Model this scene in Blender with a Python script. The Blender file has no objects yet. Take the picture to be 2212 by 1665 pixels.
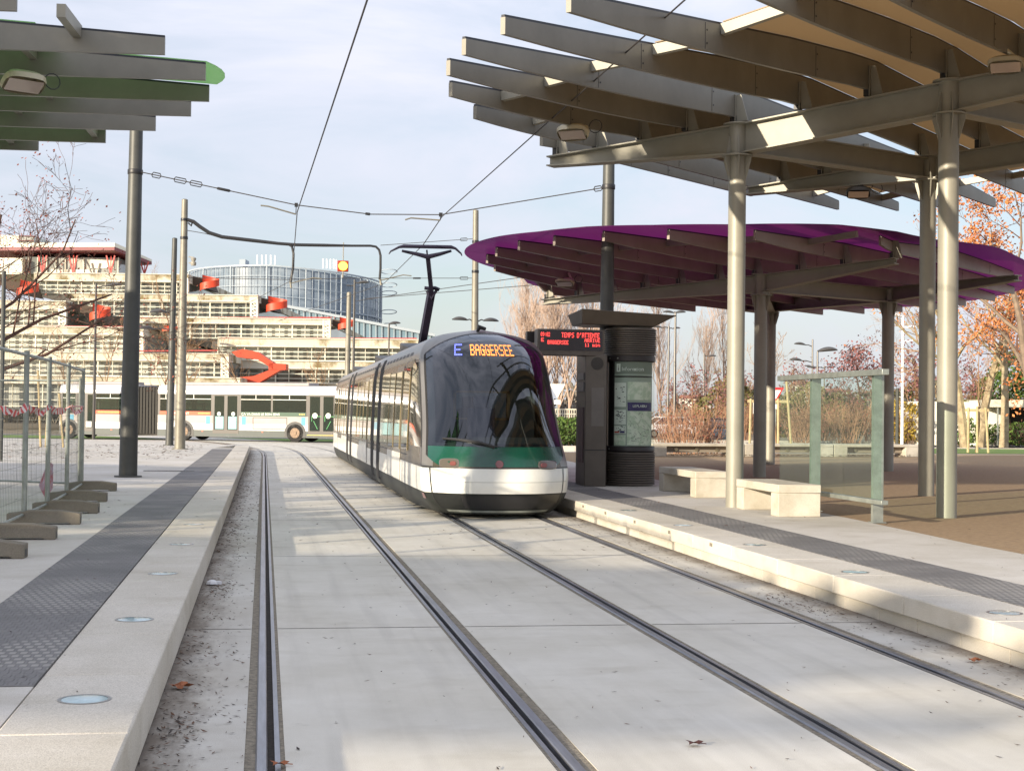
import bpy, math, random
from mathutils import Vector, Matrix
R = math.radians
scene = bpy.context.scene
COL = scene.collection
random.seed(7)

# ------------------------------------------------------------------ camera model
FPX = 4200 * .77669                       # focal length in units of a 2212 px wide picture
CX, CY = 1106., 832.5
PSI, PIT, ROLL, CAMZ = R(9.3025), R(1.0831), .012, 1.68
_F0 = Vector((math.sin(PSI), math.cos(PSI), 0)); _R0 = Vector((math.cos(PSI), -math.sin(PSI), 0)); _Z = Vector((0, 0, 1))
FWD = _F0 * math.cos(PIT) + _Z * math.sin(PIT)
_U = _Z * math.cos(PIT) - _F0 * math.sin(PIT)
RGT = _R0 * math.cos(ROLL) + _U * math.sin(ROLL)
UPV = _U * math.cos(ROLL) - _R0 * math.sin(ROLL)
CAM = Vector((0, 0, CAMZ))

def ray(x, y): return FWD + RGT * ((x - CX) / FPX) - UPV * ((y - CY) / FPX)
def gp(x, y, z=0.):                       # survey: sight line through a photo point down to height z
    d = ray(x, y); return CAM + d * ((z - CAMZ) / d.z)
def atY(x, y, Y):
    d = ray(x, y); return CAM + d * (Y / d.y)
def atD(x, y, D):                         # at distance D along the view
    d = ray(x, y); return CAM + d * (D / d.dot(_F0))
def onplane(x, y, P, dv):                 # sight line met with the vertical plane through P along dv
    n = Vector((-dv.y, dv.x, 0)); r = ray(x, y)
    Q = CAM + r * ((P - CAM).dot(n) / r.dot(n)); return (Q - P).dot(dv), Q
def V(*a): return Vector(a)
def lin(r, g, b):
    f = lambda c: (c / 12.92 if c <= .04045 else ((c + .055) / 1.055) ** 2.4)
    return (f(r / 255), f(g / 255), f(b / 255), 1)

# ------------------------------------------------------------------ materials
MATS = {}
def mat(name, col, rough=.6, metal=0, var=.0, vscale=3., bump=0, bscale=40., spec=.5, col2=None, emit=0, ecol=None,
        coat=0, stretch=None, detail=5, ramp=(.35, .65)):
    if name in MATS: return MATS[name]
    m = bpy.data.materials.new(name); m.use_nodes = True
    nt = m.node_tree; N = nt.nodes; L = nt.links; b = N['Principled BSDF']
    c = tuple(col) if len(col) == 4 else (*col, 1)
    b.inputs['Base Color'].default_value = c
    b.inputs['Roughness'].default_value = rough; b.inputs['Metallic'].default_value = metal
    b.inputs['Specular IOR Level'].default_value = spec
    if coat: b.inputs['Coat Weight'].default_value = coat; b.inputs['Coat Roughness'].default_value = .05
    tc = N.new('ShaderNodeTexCoord'); src = tc.outputs['Object']
    if stretch:
        mp = N.new('ShaderNodeMapping'); mp.inputs['Scale'].default_value = stretch; L.new(src, mp.inputs[0]); src = mp.outputs[0]
    if var or col2:
        n1 = N.new('ShaderNodeTexNoise'); n1.inputs['Scale'].default_value = vscale; n1.inputs['Detail'].default_value = detail
        n1.inputs['Roughness'].default_value = .65
        L.new(src, n1.inputs['Vector'])
        rp = N.new('ShaderNodeValToRGB'); L.new(n1.outputs['Fac'], rp.inputs[0])
        rp.color_ramp.elements[0].position, rp.color_ramp.elements[1].position = ramp
        d = col2 if col2 else tuple(min(1, x * (1 - var)) for x in c[:3])
        e = c if col2 else tuple(min(1, x * (1 + var)) for x in c[:3])
        rp.color_ramp.elements[0].color = (*d[:3], 1); rp.color_ramp.elements[1].color = (*e[:3], 1)
        L.new(rp.outputs[0], b.inputs['Base Color'])
    if bump:
        n2 = N.new('ShaderNodeTexNoise'); n2.inputs['Scale'].default_value = bscale; n2.inputs['Detail'].default_value = 4
        L.new(src, n2.inputs['Vector'])
        bp = N.new('ShaderNodeBump'); bp.inputs['Strength'].default_value = bump; bp.inputs['Distance'].default_value = .02
        L.new(n2.outputs['Fac'], bp.inputs['Height']); L.new(bp.outputs[0], b.inputs['Normal'])
    if emit:
        b.inputs['Emission Color'].default_value = ecol or c; b.inputs['Emission Strength'].default_value = emit
    MATS[name] = m; return m

def translucent(name, col, col_t, fac=.6):
    m = bpy.data.materials.new(name); m.use_nodes = True; nt = m.node_tree; N = nt.nodes; L = nt.links
    b = N['Principled BSDF']; b.inputs['Base Color'].default_value = col; b.inputs['Roughness'].default_value = .35
    t = N.new('ShaderNodeBsdfTranslucent'); t.inputs[0].default_value = col_t
    mx = N.new('ShaderNodeMixShader'); mx.inputs[0].default_value = fac
    L.new(b.outputs[0], mx.inputs[1]); L.new(t.outputs[0], mx.inputs[2]); L.new(mx.outputs[0], N['Material Output'].inputs[0])
    MATS[name] = m; return m

def glass(name, col, alpha=.25, rough=.03, ior=.5, mirror=False):
    """thin clear pane: transparent, with a glossy coat seen by fresnel"""
    m = bpy.data.materials.new(name); m.use_nodes = True; nt = m.node_tree; N = nt.nodes; L = nt.links
    t = N.new('ShaderNodeBsdfTransparent'); t.inputs[0].default_value = col
    b = N['Principled BSDF']; b.inputs['Base Color'].default_value = (col[0] * .3, col[1] * .3, col[2] * .3, 1)
    b.inputs['Roughness'].default_value = rough
    if mirror: b = N.new('ShaderNodeBsdfGlossy'); b.inputs['Color'].default_value = (.92, .94, 1, 1); b.inputs['Roughness'].default_value = rough
    lw = N.new('ShaderNodeLayerWeight'); lw.inputs[0].default_value = .5
    pw = N.new('ShaderNodeMath'); pw.operation = 'POWER'; pw.inputs[1].default_value = 4.; L.new(lw.outputs['Facing'], pw.inputs[0])
    ad = N.new('ShaderNodeMath'); ad.operation = 'MULTIPLY_ADD'; ad.inputs[1].default_value = ior; ad.inputs[2].default_value = alpha; ad.use_clamp = True
    L.new(pw.outputs[0], ad.inputs[0])
    mx = N.new('ShaderNodeMixShader'); L.new(ad.outputs[0], mx.inputs[0])
    L.new(t.outputs[0], mx.inputs[1]); L.new(b.outputs[0], mx.inputs[2]); L.new(mx.outputs[0], N['Material Output'].inputs[0])
    MATS[name] = m; return m

def concrete_mat(name, col, stain, speck=True, scale=1., dirt=None, streak=0., sp=.7):
    m = bpy.data.materials.new(name); m.use_nodes = True; nt = m.node_tree; N = nt.nodes; L = nt.links; b = N['Principled BSDF']
    tc = N.new('ShaderNodeTexCoord'); o = tc.outputs['Object']
    n1 = N.new('ShaderNodeTexNoise'); n1.inputs['Scale'].default_value = .55 * scale; n1.inputs['Detail'].default_value = 8; n1.inputs['Roughness'].default_value = .7
    mp = N.new('ShaderNodeMapping'); mp.inputs['Scale'].default_value = (1, .8, 1); L.new(o, mp.inputs[0]); L.new(mp.outputs[0], n1.inputs['Vector'])
    r1 = N.new('ShaderNodeValToRGB'); L.new(n1.outputs['Fac'], r1.inputs[0])
    r1.color_ramp.elements[0].position = .32; r1.color_ramp.elements[1].position = .62
    r1.color_ramp.elements[0].color = (*stain[:3], 1); r1.color_ramp.elements[1].color = (*col[:3], 1)
    n2 = N.new('ShaderNodeTexNoise'); n2.inputs['Scale'].default_value = 160 * scale; n2.inputs['Detail'].default_value = 3; L.new(o, n2.inputs['Vector'])
    r2 = N.new('ShaderNodeValToRGB'); L.new(n2.outputs['Fac'], r2.inputs[0])
    r2.color_ramp.elements[0].position = .3; r2.color_ramp.elements[1].position = .6
    r2.color_ramp.elements[0].color = (sp, sp * .985, sp * .96, 1); r2.color_ramp.elements[1].color = (1, 1, 1, 1)
    mx = N.new('ShaderNodeMix'); mx.data_type = 'RGBA'; mx.blend_type = 'MULTIPLY'; mx.inputs[0].default_value = .8 if speck else .25
    L.new(r1.outputs[0], mx.inputs[6]); L.new(r2.outputs[0], mx.inputs[7])
    # drip and tyre streaks: long narrow noise
    n3 = N.new('ShaderNodeTexNoise'); n3.inputs['Scale'].default_value = 2.2; n3.inputs['Detail'].default_value = 6
    mp3 = N.new('ShaderNodeMapping'); mp3.inputs['Scale'].default_value = (.55, 1.0, 2); L.new(o, mp3.inputs[0]); L.new(mp3.outputs[0], n3.inputs['Vector'])
    r3 = N.new('ShaderNodeValToRGB'); L.new(n3.outputs['Fac'], r3.inputs[0])
    r3.color_ramp.elements[0].position = .30; r3.color_ramp.elements[1].position = .45
    r3.color_ramp.elements[0].color = (.90, .89, .87, 1); r3.color_ramp.elements[1].color = (1, 1, 1, 1)
    mx2 = N.new('ShaderNodeMix'); mx2.data_type = 'RGBA'; mx2.blend_type = 'MULTIPLY'; mx2.inputs[0].default_value = 1
    L.new(mx.outputs[2], mx2.inputs[6]); L.new(r3.outputs[0], mx2.inputs[7])
    out = mx2.outputs[2]
    def over(fac, colr, out):
        m_ = N.new('ShaderNodeMix'); m_.data_type = 'RGBA'; L.new(fac, m_.inputs[0]); L.new(out, m_.inputs[6]); m_.inputs[7].default_value = colr; return m_.outputs[2]
    if streak:                                 # tyre and brake dust drawn out along the tracks, and a few oil spots
        n4 = N.new('ShaderNodeTexNoise'); n4.inputs['Scale'].default_value = 3.2; n4.inputs['Detail'].default_value = 5
        mp4 = N.new('ShaderNodeMapping'); mp4.inputs['Scale'].default_value = (1.6, .07, 1); L.new(o, mp4.inputs[0]); L.new(mp4.outputs[0], n4.inputs['Vector'])
        r4 = N.new('ShaderNodeMapRange'); r4.inputs['From Min'].default_value = .5; r4.inputs['From Max'].default_value = .74; r4.inputs['To Max'].default_value = streak; L.new(n4.outputs['Fac'], r4.inputs['Value'])
        out = over(r4.outputs[0], (.30, .28, .25, 1), out)
        n5 = N.new('ShaderNodeTexNoise'); n5.inputs['Scale'].default_value = 1.9; n5.inputs['Detail'].default_value = 9; n5.inputs['Roughness'].default_value = .75; L.new(o, n5.inputs['Vector'])
        r5 = N.new('ShaderNodeMapRange'); r5.inputs['From Min'].default_value = .62; r5.inputs['From Max'].default_value = .74; r5.inputs['To Max'].default_value = .4; L.new(n5.outputs['Fac'], r5.inputs['Value'])
        out = over(r5.outputs[0], (.26, .24, .20, 1), out)
    if dirt:                                   # earth and rotted leaves gathered along one edge: (x of the edge, width)
        sx_ = N.new('ShaderNodeSeparateXYZ'); L.new(o, sx_.inputs[0])
        g_ = N.new('ShaderNodeMapRange'); g_.inputs['From Min'].default_value = dirt[0]; g_.inputs['From Max'].default_value = dirt[0] + dirt[1]; g_.inputs['To Min'].default_value = .78; g_.inputs['To Max'].default_value = .18; L.new(sx_.outputs['X'], g_.inputs['Value'])
        n6 = N.new('ShaderNodeTexNoise'); n6.inputs['Scale'].default_value = 2.6; n6.inputs['Detail'].default_value = 10; n6.inputs['Roughness'].default_value = .78
        mp6 = N.new('ShaderNodeMapping'); mp6.inputs['Scale'].default_value = (1.5, .55, 1); L.new(o, mp6.inputs[0]); L.new(mp6.outputs[0], n6.inputs['Vector'])
        s6 = N.new('ShaderNodeMath'); s6.operation = 'ADD'; L.new(g_.outputs[0], s6.inputs[0]); L.new(n6.outputs['Fac'], s6.inputs[1])
        r6 = N.new('ShaderNodeMapRange'); r6.inputs['From Min'].default_value = .86; r6.inputs['From Max'].default_value = 1.22; r6.inputs['To Max'].default_value = .85; L.new(s6.outputs[0], r6.inputs['Value'])
        out = over(r6.outputs[0], (.135, .105, .08, 1), out)
    L.new(out, b.inputs['Base Color']); b.inputs['Roughness'].default_value = .85
    b.inputs['Specular IOR Level'].default_value = .3
    bp = N.new('ShaderNodeBump'); bp.inputs['Strength'].default_value = .25; bp.inputs['Distance'].default_value = .01
    L.new(n2.outputs['Fac'], bp.inputs['Height']); L.new(bp.outputs[0], b.inputs['Normal'])
    MATS[name] = m; return m

# ------------------------------------------------------------------ mesh builder
WL = {}
def wloc(o): return WL.get(o.name, Vector((0, 0, 0)))

class MB:
    def __init__(s, M=None): s.v = []; s.f = []; s.m = []; s.cur = 0; s.M = M
    def add(s, vs, fs):
        b = len(s.v)
        s.v += [tuple(s.M @ Vector(p)) if s.M else tuple(p) for p in vs]
        for f in fs: s.f.append([b + i for i in f]); s.m.append(s.cur)
    def box(s, c, d, rot=None):
        c = Vector(c); h = Vector(d) / 2
        P = [Vector((x * h.x, y * h.y, z * h.z)) for z in (-1, 1) for y in (-1, 1) for x in (-1, 1)]
        if rot is not None:
            Q = Matrix.Rotation(rot, 3, 'Z') if isinstance(rot, (int, float)) else rot
            P = [Q @ p for p in P]
        s.add([c + p for p in P], [(0, 2, 3, 1), (4, 5, 7, 6), (0, 1, 5, 4), (1, 3, 7, 5), (3, 2, 6, 7), (2, 0, 4, 6)])
    def bb(s, p, q):
        s.box([(a + b) / 2 for a, b in zip(p, q)], [abs(b - a) for a, b in zip(p, q)])
    def bar(s, p, q, w, h, up=(0, 0, 1)):
        p = Vector(p); q = Vector(q); d = (q - p); l = d.length
        if l < 1e-6: return
        d /= l; u = Vector(up); sd = d.cross(u)
        if sd.length < 1e-4: sd = d.cross(Vector((0, 1, 0)))
        sd.normalize(); u = sd.cross(d)
        P = [b + sd * (x * w / 2) + u * (z * h / 2) for b in (p, q) for (x, z) in ((-1, -1), (1, -1), (1, 1), (-1, 1))]
        s.add(P, [(0, 1, 2, 3), (7, 6, 5, 4), (0, 4, 5, 1), (1, 5, 6, 2), (2, 6, 7, 3), (3, 7, 4, 0)])
    def tube(s, pts, r, n=8, caps=True):
        pts = [Vector(p) for p in pts]; k = len(pts)
        rs = r if isinstance(r, (list, tuple)) else [r] * k
        vs = []; a = None
        for i, p in enumerate(pts):
            t = (pts[min(i + 1, k - 1)] - pts[max(i - 1, 0)])
            if t.length < 1e-9: t = Vector((0, 0, 1))
            t.normalize()
            if a is None: a = t.orthogonal().normalized() if abs(t.z) < .99 else Vector((1, 0, 0))
            a = (a - t * a.dot(t)); a = a.normalized() if a.length > 1e-6 else t.orthogonal().normalized()
            b = t.cross(a)
            for j in range(n):
                w = 2 * math.pi * j / n
                vs.append(p + (a * math.cos(w) + b * math.sin(w)) * rs[i])
        fs = [(i * n + j, i * n + (j + 1) % n, (i + 1) * n + (j + 1) % n, (i + 1) * n + j) for i in range(k - 1) for j in range(n)]
        if caps and n > 2: fs += [tuple(range(n - 1, -1, -1)), tuple((k - 1) * n + j for j in range(n))]
        s.add(vs, fs)
    def cyl(s, p, q, r, r2=None, n=16): s.tube([p, q], [r, r if r2 is None else r2], n)
    def lathe(s, prof, c=(0, 0, 0), n=24, sx=1, sy=1):
        c = Vector(c); vs = []
        for (r, z) in prof:
            for j in range(n):
                w = 2 * math.pi * j / n; vs.append(c + Vector((r * sx * math.cos(w), r * sy * math.sin(w), z)))
        k = len(prof)
        fs = [(i * n + j, i * n + (j + 1) % n, (i + 1) * n + (j + 1) % n, (i + 1) * n + j) for i in range(k - 1) for j in range(n)]
        fs += [tuple(range(n - 1, -1, -1)), tuple((k - 1) * n + j for j in range(n))]
        s.add(vs, fs)
    def prism(s, poly, z0, z1):
        n = len(poly)
        z0 = z0 if isinstance(z0, (list, tuple)) else [z0] * n; z1 = z1 if isinstance(z1, (list, tuple)) else [z1] * n
        vs = [(p[0], p[1], z0[i]) for i, p in enumerate(poly)] + [(p[0], p[1], z1[i]) for i, p in enumerate(poly)]
        s.add(vs, [tuple(range(n - 1, -1, -1)), tuple(range(n, 2 * n))] + [(i, (i + 1) % n, n + (i + 1) % n, n + i) for i in range(n)])
    def slab(s, pts, off):                     # any planar outline thickened by a vector
        n = len(pts); o = Vector(off); vs = [Vector(p) for p in pts] + [Vector(p) + o for p in pts]
        s.add(vs, [tuple(range(n)), tuple(range(2 * n - 1, n - 1, -1))] + [(i, n + i, n + (i + 1) % n, (i + 1) % n) for i in range(n)])
    def quad(s, *p): s.add(p, [tuple(range(len(p)))])
    def grid(s, rows):
        n = len(rows[0]); s.add([p for r in rows for p in r],
            [(i * n + j, i * n + j + 1, (i + 1) * n + j + 1, (i + 1) * n + j) for i in range(len(rows) - 1) for j in range(n - 1)])
    def build(s, name, mats, parent=None, bevel=0, smooth=35, recalc=True):
        me = bpy.data.meshes.new(name); off = wloc(parent) if parent else Vector((0, 0, 0))
        me.from_pydata([(x - off.x, y - off.y, z - off.z) for x, y, z in s.v], [], s.f)
        for m in (mats if isinstance(mats, (list, tuple)) else [mats]): me.materials.append(m)
        me.polygons.foreach_set('material_index', s.m)
        if recalc:
            import bmesh
            bm = bmesh.new(); bm.from_mesh(me); bmesh.ops.recalc_face_normals(bm, faces=bm.faces); bm.to_mesh(me); bm.free()
        if smooth:
            me.polygons.foreach_set('use_smooth', [True] * len(me.polygons)); me.update(); me.set_sharp_from_angle(angle=R(smooth))
        o = bpy.data.objects.new(name, me); COL.objects.link(o)
        if parent: o.parent = parent; WL[o.name] = off.copy()
        if bevel:
            bv = o.modifiers.new('bevel', 'BEVEL'); bv.width = bevel; bv.segments = 2; bv.limit_method = 'ANGLE'; bv.angle_limit = R(40)
        return o

def thing(name, label, cat, loc=(0, 0, 0), group=None):
    o = bpy.data.objects.new(name, None); COL.objects.link(o); o.location = loc; o.empty_display_size = .2
    o['label'] = label; o['category'] = cat
    if group: o['group'] = group
    WL[o.name] = Vector(loc); return o
def tag(o, label, cat, group=None):
    o['label'] = label; o['category'] = cat
    if group: o['group'] = group
    return o
def recentre(o, loc):                          # put a one-mesh thing's origin at its base
    loc = Vector(loc); o.data.transform(Matrix.Translation(-loc)); o.location = loc; return o
def struct(o): o['kind'] = 'structure'; return o
def dup(root, loc, label=None, rz=0., scale=1.):
    r = root.copy(); COL.objects.link(r); r.location = loc; r.rotation_euler = (0, 0, rz); r.scale = (scale,) * 3
    if label: r['label'] = label
    for ch in list(root.children):
        c = ch.copy(); COL.objects.link(c); c.parent = r
        for g in list(ch.children):
            d = g.copy(); COL.objects.link(d); d.parent = c
    return r
def text(body, size, M, m, name, parent, ext=.002, align='LEFT', sx=1.):
    cu = bpy.data.curves.new(name, 'FONT'); cu.body = body; cu.size = size; cu.extrude = ext; cu.align_x = align; cu.resolution_u = 3
    cu.materials.append(m); o = bpy.data.objects.new(name, cu); COL.objects.link(o)
    o.matrix_world = M @ Matrix.Diagonal((sx, 1, 1, 1))
    if parent:
        o.parent = parent; o.matrix_parent_inverse = Matrix.Identity(4)
        o.matrix_basis = Matrix.Translation(-wloc(parent)) @ M @ Matrix.Diagonal((sx, 1, 1, 1))
    # lettering becomes plain mesh
    mb = o.matrix_basis.copy(); bpy.context.view_layer.update()
    me = bpy.data.meshes.new_from_object(o.evaluated_get(bpy.context.evaluated_depsgraph_get())); bpy.data.objects.remove(o)
    o = bpy.data.objects.new(name, me); COL.objects.link(o); o.parent = parent; o.matrix_basis = mb
    return o

FONT = {'A': '0E11111F111111', 'B': '1E11111E11111E', 'G': '0E11101713110F', 'E': '1F10101E10101F', 'R': '1E11111E141211',
        'S': '0F10100E01011E', 'T': '1F040404040404', 'M': '111B1515111111', 'P': '1E11111E101010', 'D': '1E11111111111E',
        "'": '06040800000000', 'N': '11191513111111', 'I': '0E04040404040E', 'V': '11111111110A04', '1': '040C040404040E',
        '0': '0E11131519110E', '9': '0E11110F01020C', ':': '00040400040400', '2': '0E11010204081F', 'm': '00001A15151515',
        'i': '04000C0404040E', 'n': '00001619111111', ' ': '00000000000000'}
def dots(body):
    out = []
    for k, ch in enumerate(body):
        h = FONT[ch]
        for r in range(7):
            v = int(h[2 * r:2 * r + 2], 16)
            for c in range(5):
                if v & (16 >> c): out.append((k * 6 + c, 6 - r))
    return out

# ------------------------------------------------------------------ palette
steel_paint = mat('canopy_paint', lin(146, 143, 131), .5, .18, var=.10, vscale=1.2)
fin_paint = mat('fin_paint', lin(126, 123, 114), .45, .3, var=.12, vscale=.9)
fin_cap = mat('fin_cap', lin(28, 30, 40), .4)
pole_paint_shaded = mat('pole_paint_shaded', lin(76, 77, 74), .5, .2, var=.16, vscale=1.5, bump=.05)  # shade on the poles put into the colour; pole_light serves sunlit ones
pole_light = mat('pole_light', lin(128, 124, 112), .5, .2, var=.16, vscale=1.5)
black = mat('black_metal', lin(38, 38, 40), .45)
wire_m = mat('wire_metal', lin(70, 66, 64), .5, .4)
galv = mat('galvanised_steel', lin(150, 156, 150), .4, .55, var=.18, vscale=6)
rail_m = mat('rail_steel', lin(128, 130, 138), .3, .6, var=.25, vscale=3, stretch=(6, .5, 1))
rubber = mat('rubber', lin(30, 29, 29), .8)
white_conc = concrete_mat('white_concrete', lin(212, 206, 193), lin(176, 168, 150), scale=2., sp=.62)
kerb_conc = concrete_mat('kerb_concrete', lin(214, 208, 197), lin(192, 185, 170), sp=.58)
bed_conc = concrete_mat('track_concrete', lin(209, 205, 195), lin(190, 185, 172), speck=False, streak=.30)
bed_dirty = concrete_mat('track_concrete_dirty', lin(200, 197, 189), lin(178, 172, 160), speck=False, streak=.4, dirt=(-.62, .5))
bed_dirty2 = concrete_mat('track_concrete_dirty_right', lin(200, 197, 189), lin(178, 172, 160), speck=False, streak=.4, dirt=(5.09, -.42))
plaza_conc = concrete_mat('plaza_concrete', lin(208, 204, 197), lin(186, 180, 168))
block_conc = concrete_mat('block_concrete', lin(150, 143, 130), lin(116, 108, 94), sp=.6)

# ------------------------------------------------------------------ camera, sun, sky
cd = bpy.data.cameras.new('camera'); cam = bpy.data.objects.new('camera', cd); COL.objects.link(cam)
cd.sensor_fit = 'HORIZONTAL'; cd.sensor_width = 36; cd.lens = 36 * 4200 / 2848; cd.clip_start = .1; cd.clip_end = 4000
cam.matrix_world = Matrix(((RGT.x, UPV.x, -FWD.x, 0), (RGT.y, UPV.y, -FWD.y, 0), (RGT.z, UPV.z, -FWD.z, CAMZ), (0, 0, 0, 1)))
scene.camera = cam
SUN_AZ, SUN_EL = R(53), R(12.5)             # shadows run towards (sin, cos) of SUN_AZ
sl = bpy.data.lights.new('sun', 'SUN'); sun = bpy.data.objects.new('sun', sl); COL.objects.link(sun)
sl.energy = 4.4; sl.angle = R(.55); sl.color = (1, .87, .68)
ldir = Vector((math.sin(SUN_AZ) * math.cos(SUN_EL), math.cos(SUN_AZ) * math.cos(SUN_EL), -math.sin(SUN_EL)))
sun.rotation_euler = ldir.to_track_quat('-Z', 'Y').to_euler()
w = bpy.data.worlds.new('World'); scene.world = w; w.use_nodes = True
N = w.node_tree.nodes; L = w.node_tree.links; bg = N['Background']
sk = N.new('ShaderNodeTexSky'); sk.sky_type = 'NISHITA'; sk.sun_disc = False; sk.sun_elevation = SUN_EL
sk.sun_rotation = SUN_AZ + math.pi; sk.air_density = 1.0; sk.dust_density = 1.5; sk.ozone_density = 1.6; sk.altitude = 150
tc = N.new('ShaderNodeTexCoord'); mp = N.new('ShaderNodeMapping'); mp.inputs['Scale'].default_value = (1, 1, 3.2)
L.new(tc.outputs['Generated'], mp.inputs[0])
nz = N.new('ShaderNodeTexNoise'); nz.inputs['Scale'].default_value = 2.6; nz.inputs['Detail'].default_value = 7; nz.inputs['Roughness'].default_value = .58
nz.inputs['Distortion'].default_value = .5; L.new(mp.outputs[0], nz.inputs['Vector'])
cr = N.new('ShaderNodeValToRGB'); cr.color_ramp.elements[0].position = .36; cr.color_ramp.elements[1].position = .62
cr.color_ramp.elements[0].color = (.40, .40, .40, 1); cr.color_ramp.elements[1].color = (1, 1, 1, 1); L.new(nz.outputs['Fac'], cr.inputs[0])
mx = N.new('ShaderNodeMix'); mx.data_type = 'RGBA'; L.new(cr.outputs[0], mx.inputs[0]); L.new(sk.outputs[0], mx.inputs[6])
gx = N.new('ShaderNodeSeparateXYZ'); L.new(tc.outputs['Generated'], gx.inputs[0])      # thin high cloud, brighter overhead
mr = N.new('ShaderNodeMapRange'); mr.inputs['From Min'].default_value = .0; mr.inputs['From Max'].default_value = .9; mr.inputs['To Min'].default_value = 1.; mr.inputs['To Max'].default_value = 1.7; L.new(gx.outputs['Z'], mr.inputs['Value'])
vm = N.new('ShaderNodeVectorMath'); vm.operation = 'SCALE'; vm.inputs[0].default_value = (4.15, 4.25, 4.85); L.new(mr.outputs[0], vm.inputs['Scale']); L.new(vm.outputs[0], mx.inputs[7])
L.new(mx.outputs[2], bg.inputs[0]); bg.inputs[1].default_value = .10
scene.view_settings.view_transform = 'Standard'; scene.view_settings.look = 'None'; scene.view_settings.exposure = .88; scene.view_settings.gamma = 1
scene.view_settings.use_curve_mapping = False
scene.cycles.use_denoising = True
scene.cycles.max_bounces = 8; scene.cycles.transparent_max_bounces = 16; scene.cycles.caustics_reflective = False; scene.cycles.caustics_refractive = False

# ------------------------------------------------------------------ ground, tracks, platforms
def trk(y): return -1.17e-4 * max(0., y - 54) ** 3      # the tracks bend to the left beyond the platforms
YS = [-14, 0, 10, 20, 30, 40, 50, 54] + [54 + 1.5 * k for k in range(1, 32)]
def sweep(name, prof, m, ys=YS, parent=None, closed=False, smooth=0):
    b = MB(); b.grid([[(x + trk(y), y, z) for x, z in prof] for y in ys]); return b.build(name, m, parent, smooth=smooth)

ground_m = mat('ground_soil', lin(120, 108, 86), .95, var=.3, vscale=.4, bump=.3, bscale=8)
b = MB(); b.quad((-900, -200, -.06), (900, -200, -.06), (900, 2500, -.06), (-900, 2500, -.06)); struct(b.build('ground', ground_m, smooth=0))
b = MB(); b.quad((-60, 60, -.012), (14, 60, -.012), (14, 82, -.012), (-60, 99, -.012)); struct(b.build('plaza', plaza_conc, smooth=0))
asph = mat('asphalt', lin(120, 116, 112), .9, var=.18, vscale=2, bump=.3, bscale=60)
b = MB(); b.quad((-80, 97, -.03), (20, 76, -.03), (20, 95, -.03), (-80, 122, -.03)); struct(b.build('road', asph, smooth=0))
GA = [.04, 1.475, 3.02, 4.455]
for i, (xa, xb) in enumerate([(-.62, GA[0] - .11), (GA[0] + .085, GA[1] - .085), (GA[1] + .11, GA[2] - .11), (GA[2] + .085, GA[3] - .085), (GA[3] + .11, 5.09)]):
    struct(sweep('track_bed', [(xa, -.1), (xa, 0), (xb, 0), (xb, -.1)], bed_dirty if i == 0 else bed_dirty2 if i == 4 else bed_conc))
filler = mat('rail_filler', lin(126, 118, 104), .95, var=.35, vscale=25, bump=.5, bscale=90)
groove = mat('rail_groove', lin(62, 56, 50), .9, var=.4, vscale=30)
for i, gx in enumerate(GA):
    s = -1 if i % 2 == 0 else 1           # head lies on the outer side of the groove
    X = lambda a: gx + s * a
    o = sweep('rail', [(X(.0), -.05), (X(0), -.004), (X(.006), .001), (X(.05), .002), (X(.058), -.006), (X(.058), -.05)], rail_m)
    struct(o)
    struct(sweep('rail_lip', [(X(-.036), -.05), (X(-.036), -.003), (X(-.062), -.003), (X(-.062), -.05)], rail_m))
    struct(sweep('rail_groove', [(X(0), -.04), (X(-.042), -.04)], groove))
    struct(sweep('rail_mortar', [(X(.058), -.008), (X(.115), -.004)], filler))
    struct(sweep('rail_mortar', [(X(-.062), -.006), (X(-.09), -.003)], filler))
joint = mat('slab_joint', lin(112, 106, 98), .95, var=.3, vscale=9)
b = MB()
for k in range(-2, 11):
    y = 11.85 + 5.9 * k
    for xa, xb in [(-.6, GA[0] - .112), (GA[0] + .087, GA[1] - .087), (GA[1] + .112, GA[2] - .112), (GA[2] + .087, GA[3] - .087), (GA[3] + .112, 5.05)]:
        b.quad((xa, y - .009, .002), (xb, y - .009, .002), (xb, y + .009, .002), (xa, y + .009, .002))
struct(b.build('slab_joint', joint, smooth=0))

# left platform
PZ = .27
b = MB(); b.bb((-60, -14, -.05), (-1.86, 58, PZ)); b.prism([(-60, 58), (-1.86, 58), (-.9, 64.6), (-5, 70), (-60, 84)], -.05, [PZ, PZ, PZ, .0, .0])
b.bb((-1.86, -14, -.05), (-1.135, 7.98, PZ)); b.bb((-1.86, 56.4, -.05), (-1.135, 58, PZ)); struct(b.build('left_pavement', plaza_conc, smooth=0))
def stones(name, xa, xb, y0, y1, L_, z0, z1, m, bev=.012):
    b = MB(); y = y0
    while y < y1 - .01:
        e = min(y + L_, y1); b.bb((xa, y + .004, z0), (xb, e - .004, z1)); y = e
    o = b.build(name, m, bevel=bev); return struct(o)
stones('platform_kerb', -1.13, -.56, -14.2, 62.3, 1.5, .02, PZ + .002, kerb_conc)
stones('platform_kerb_base', -1.1, -.60, -14.2, 62.3, 3., -.05, .019, kerb_conc, 0)
b = MB(); b.prism([(-1.13, 62.3), (-.56, 62.3), (-.62, 63.4), (-.8, 64.1), (-1.1, 64.4)], -.05, PZ + .002); struct(b.build('platform_kerb', kerb_conc, bevel=.02))
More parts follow.
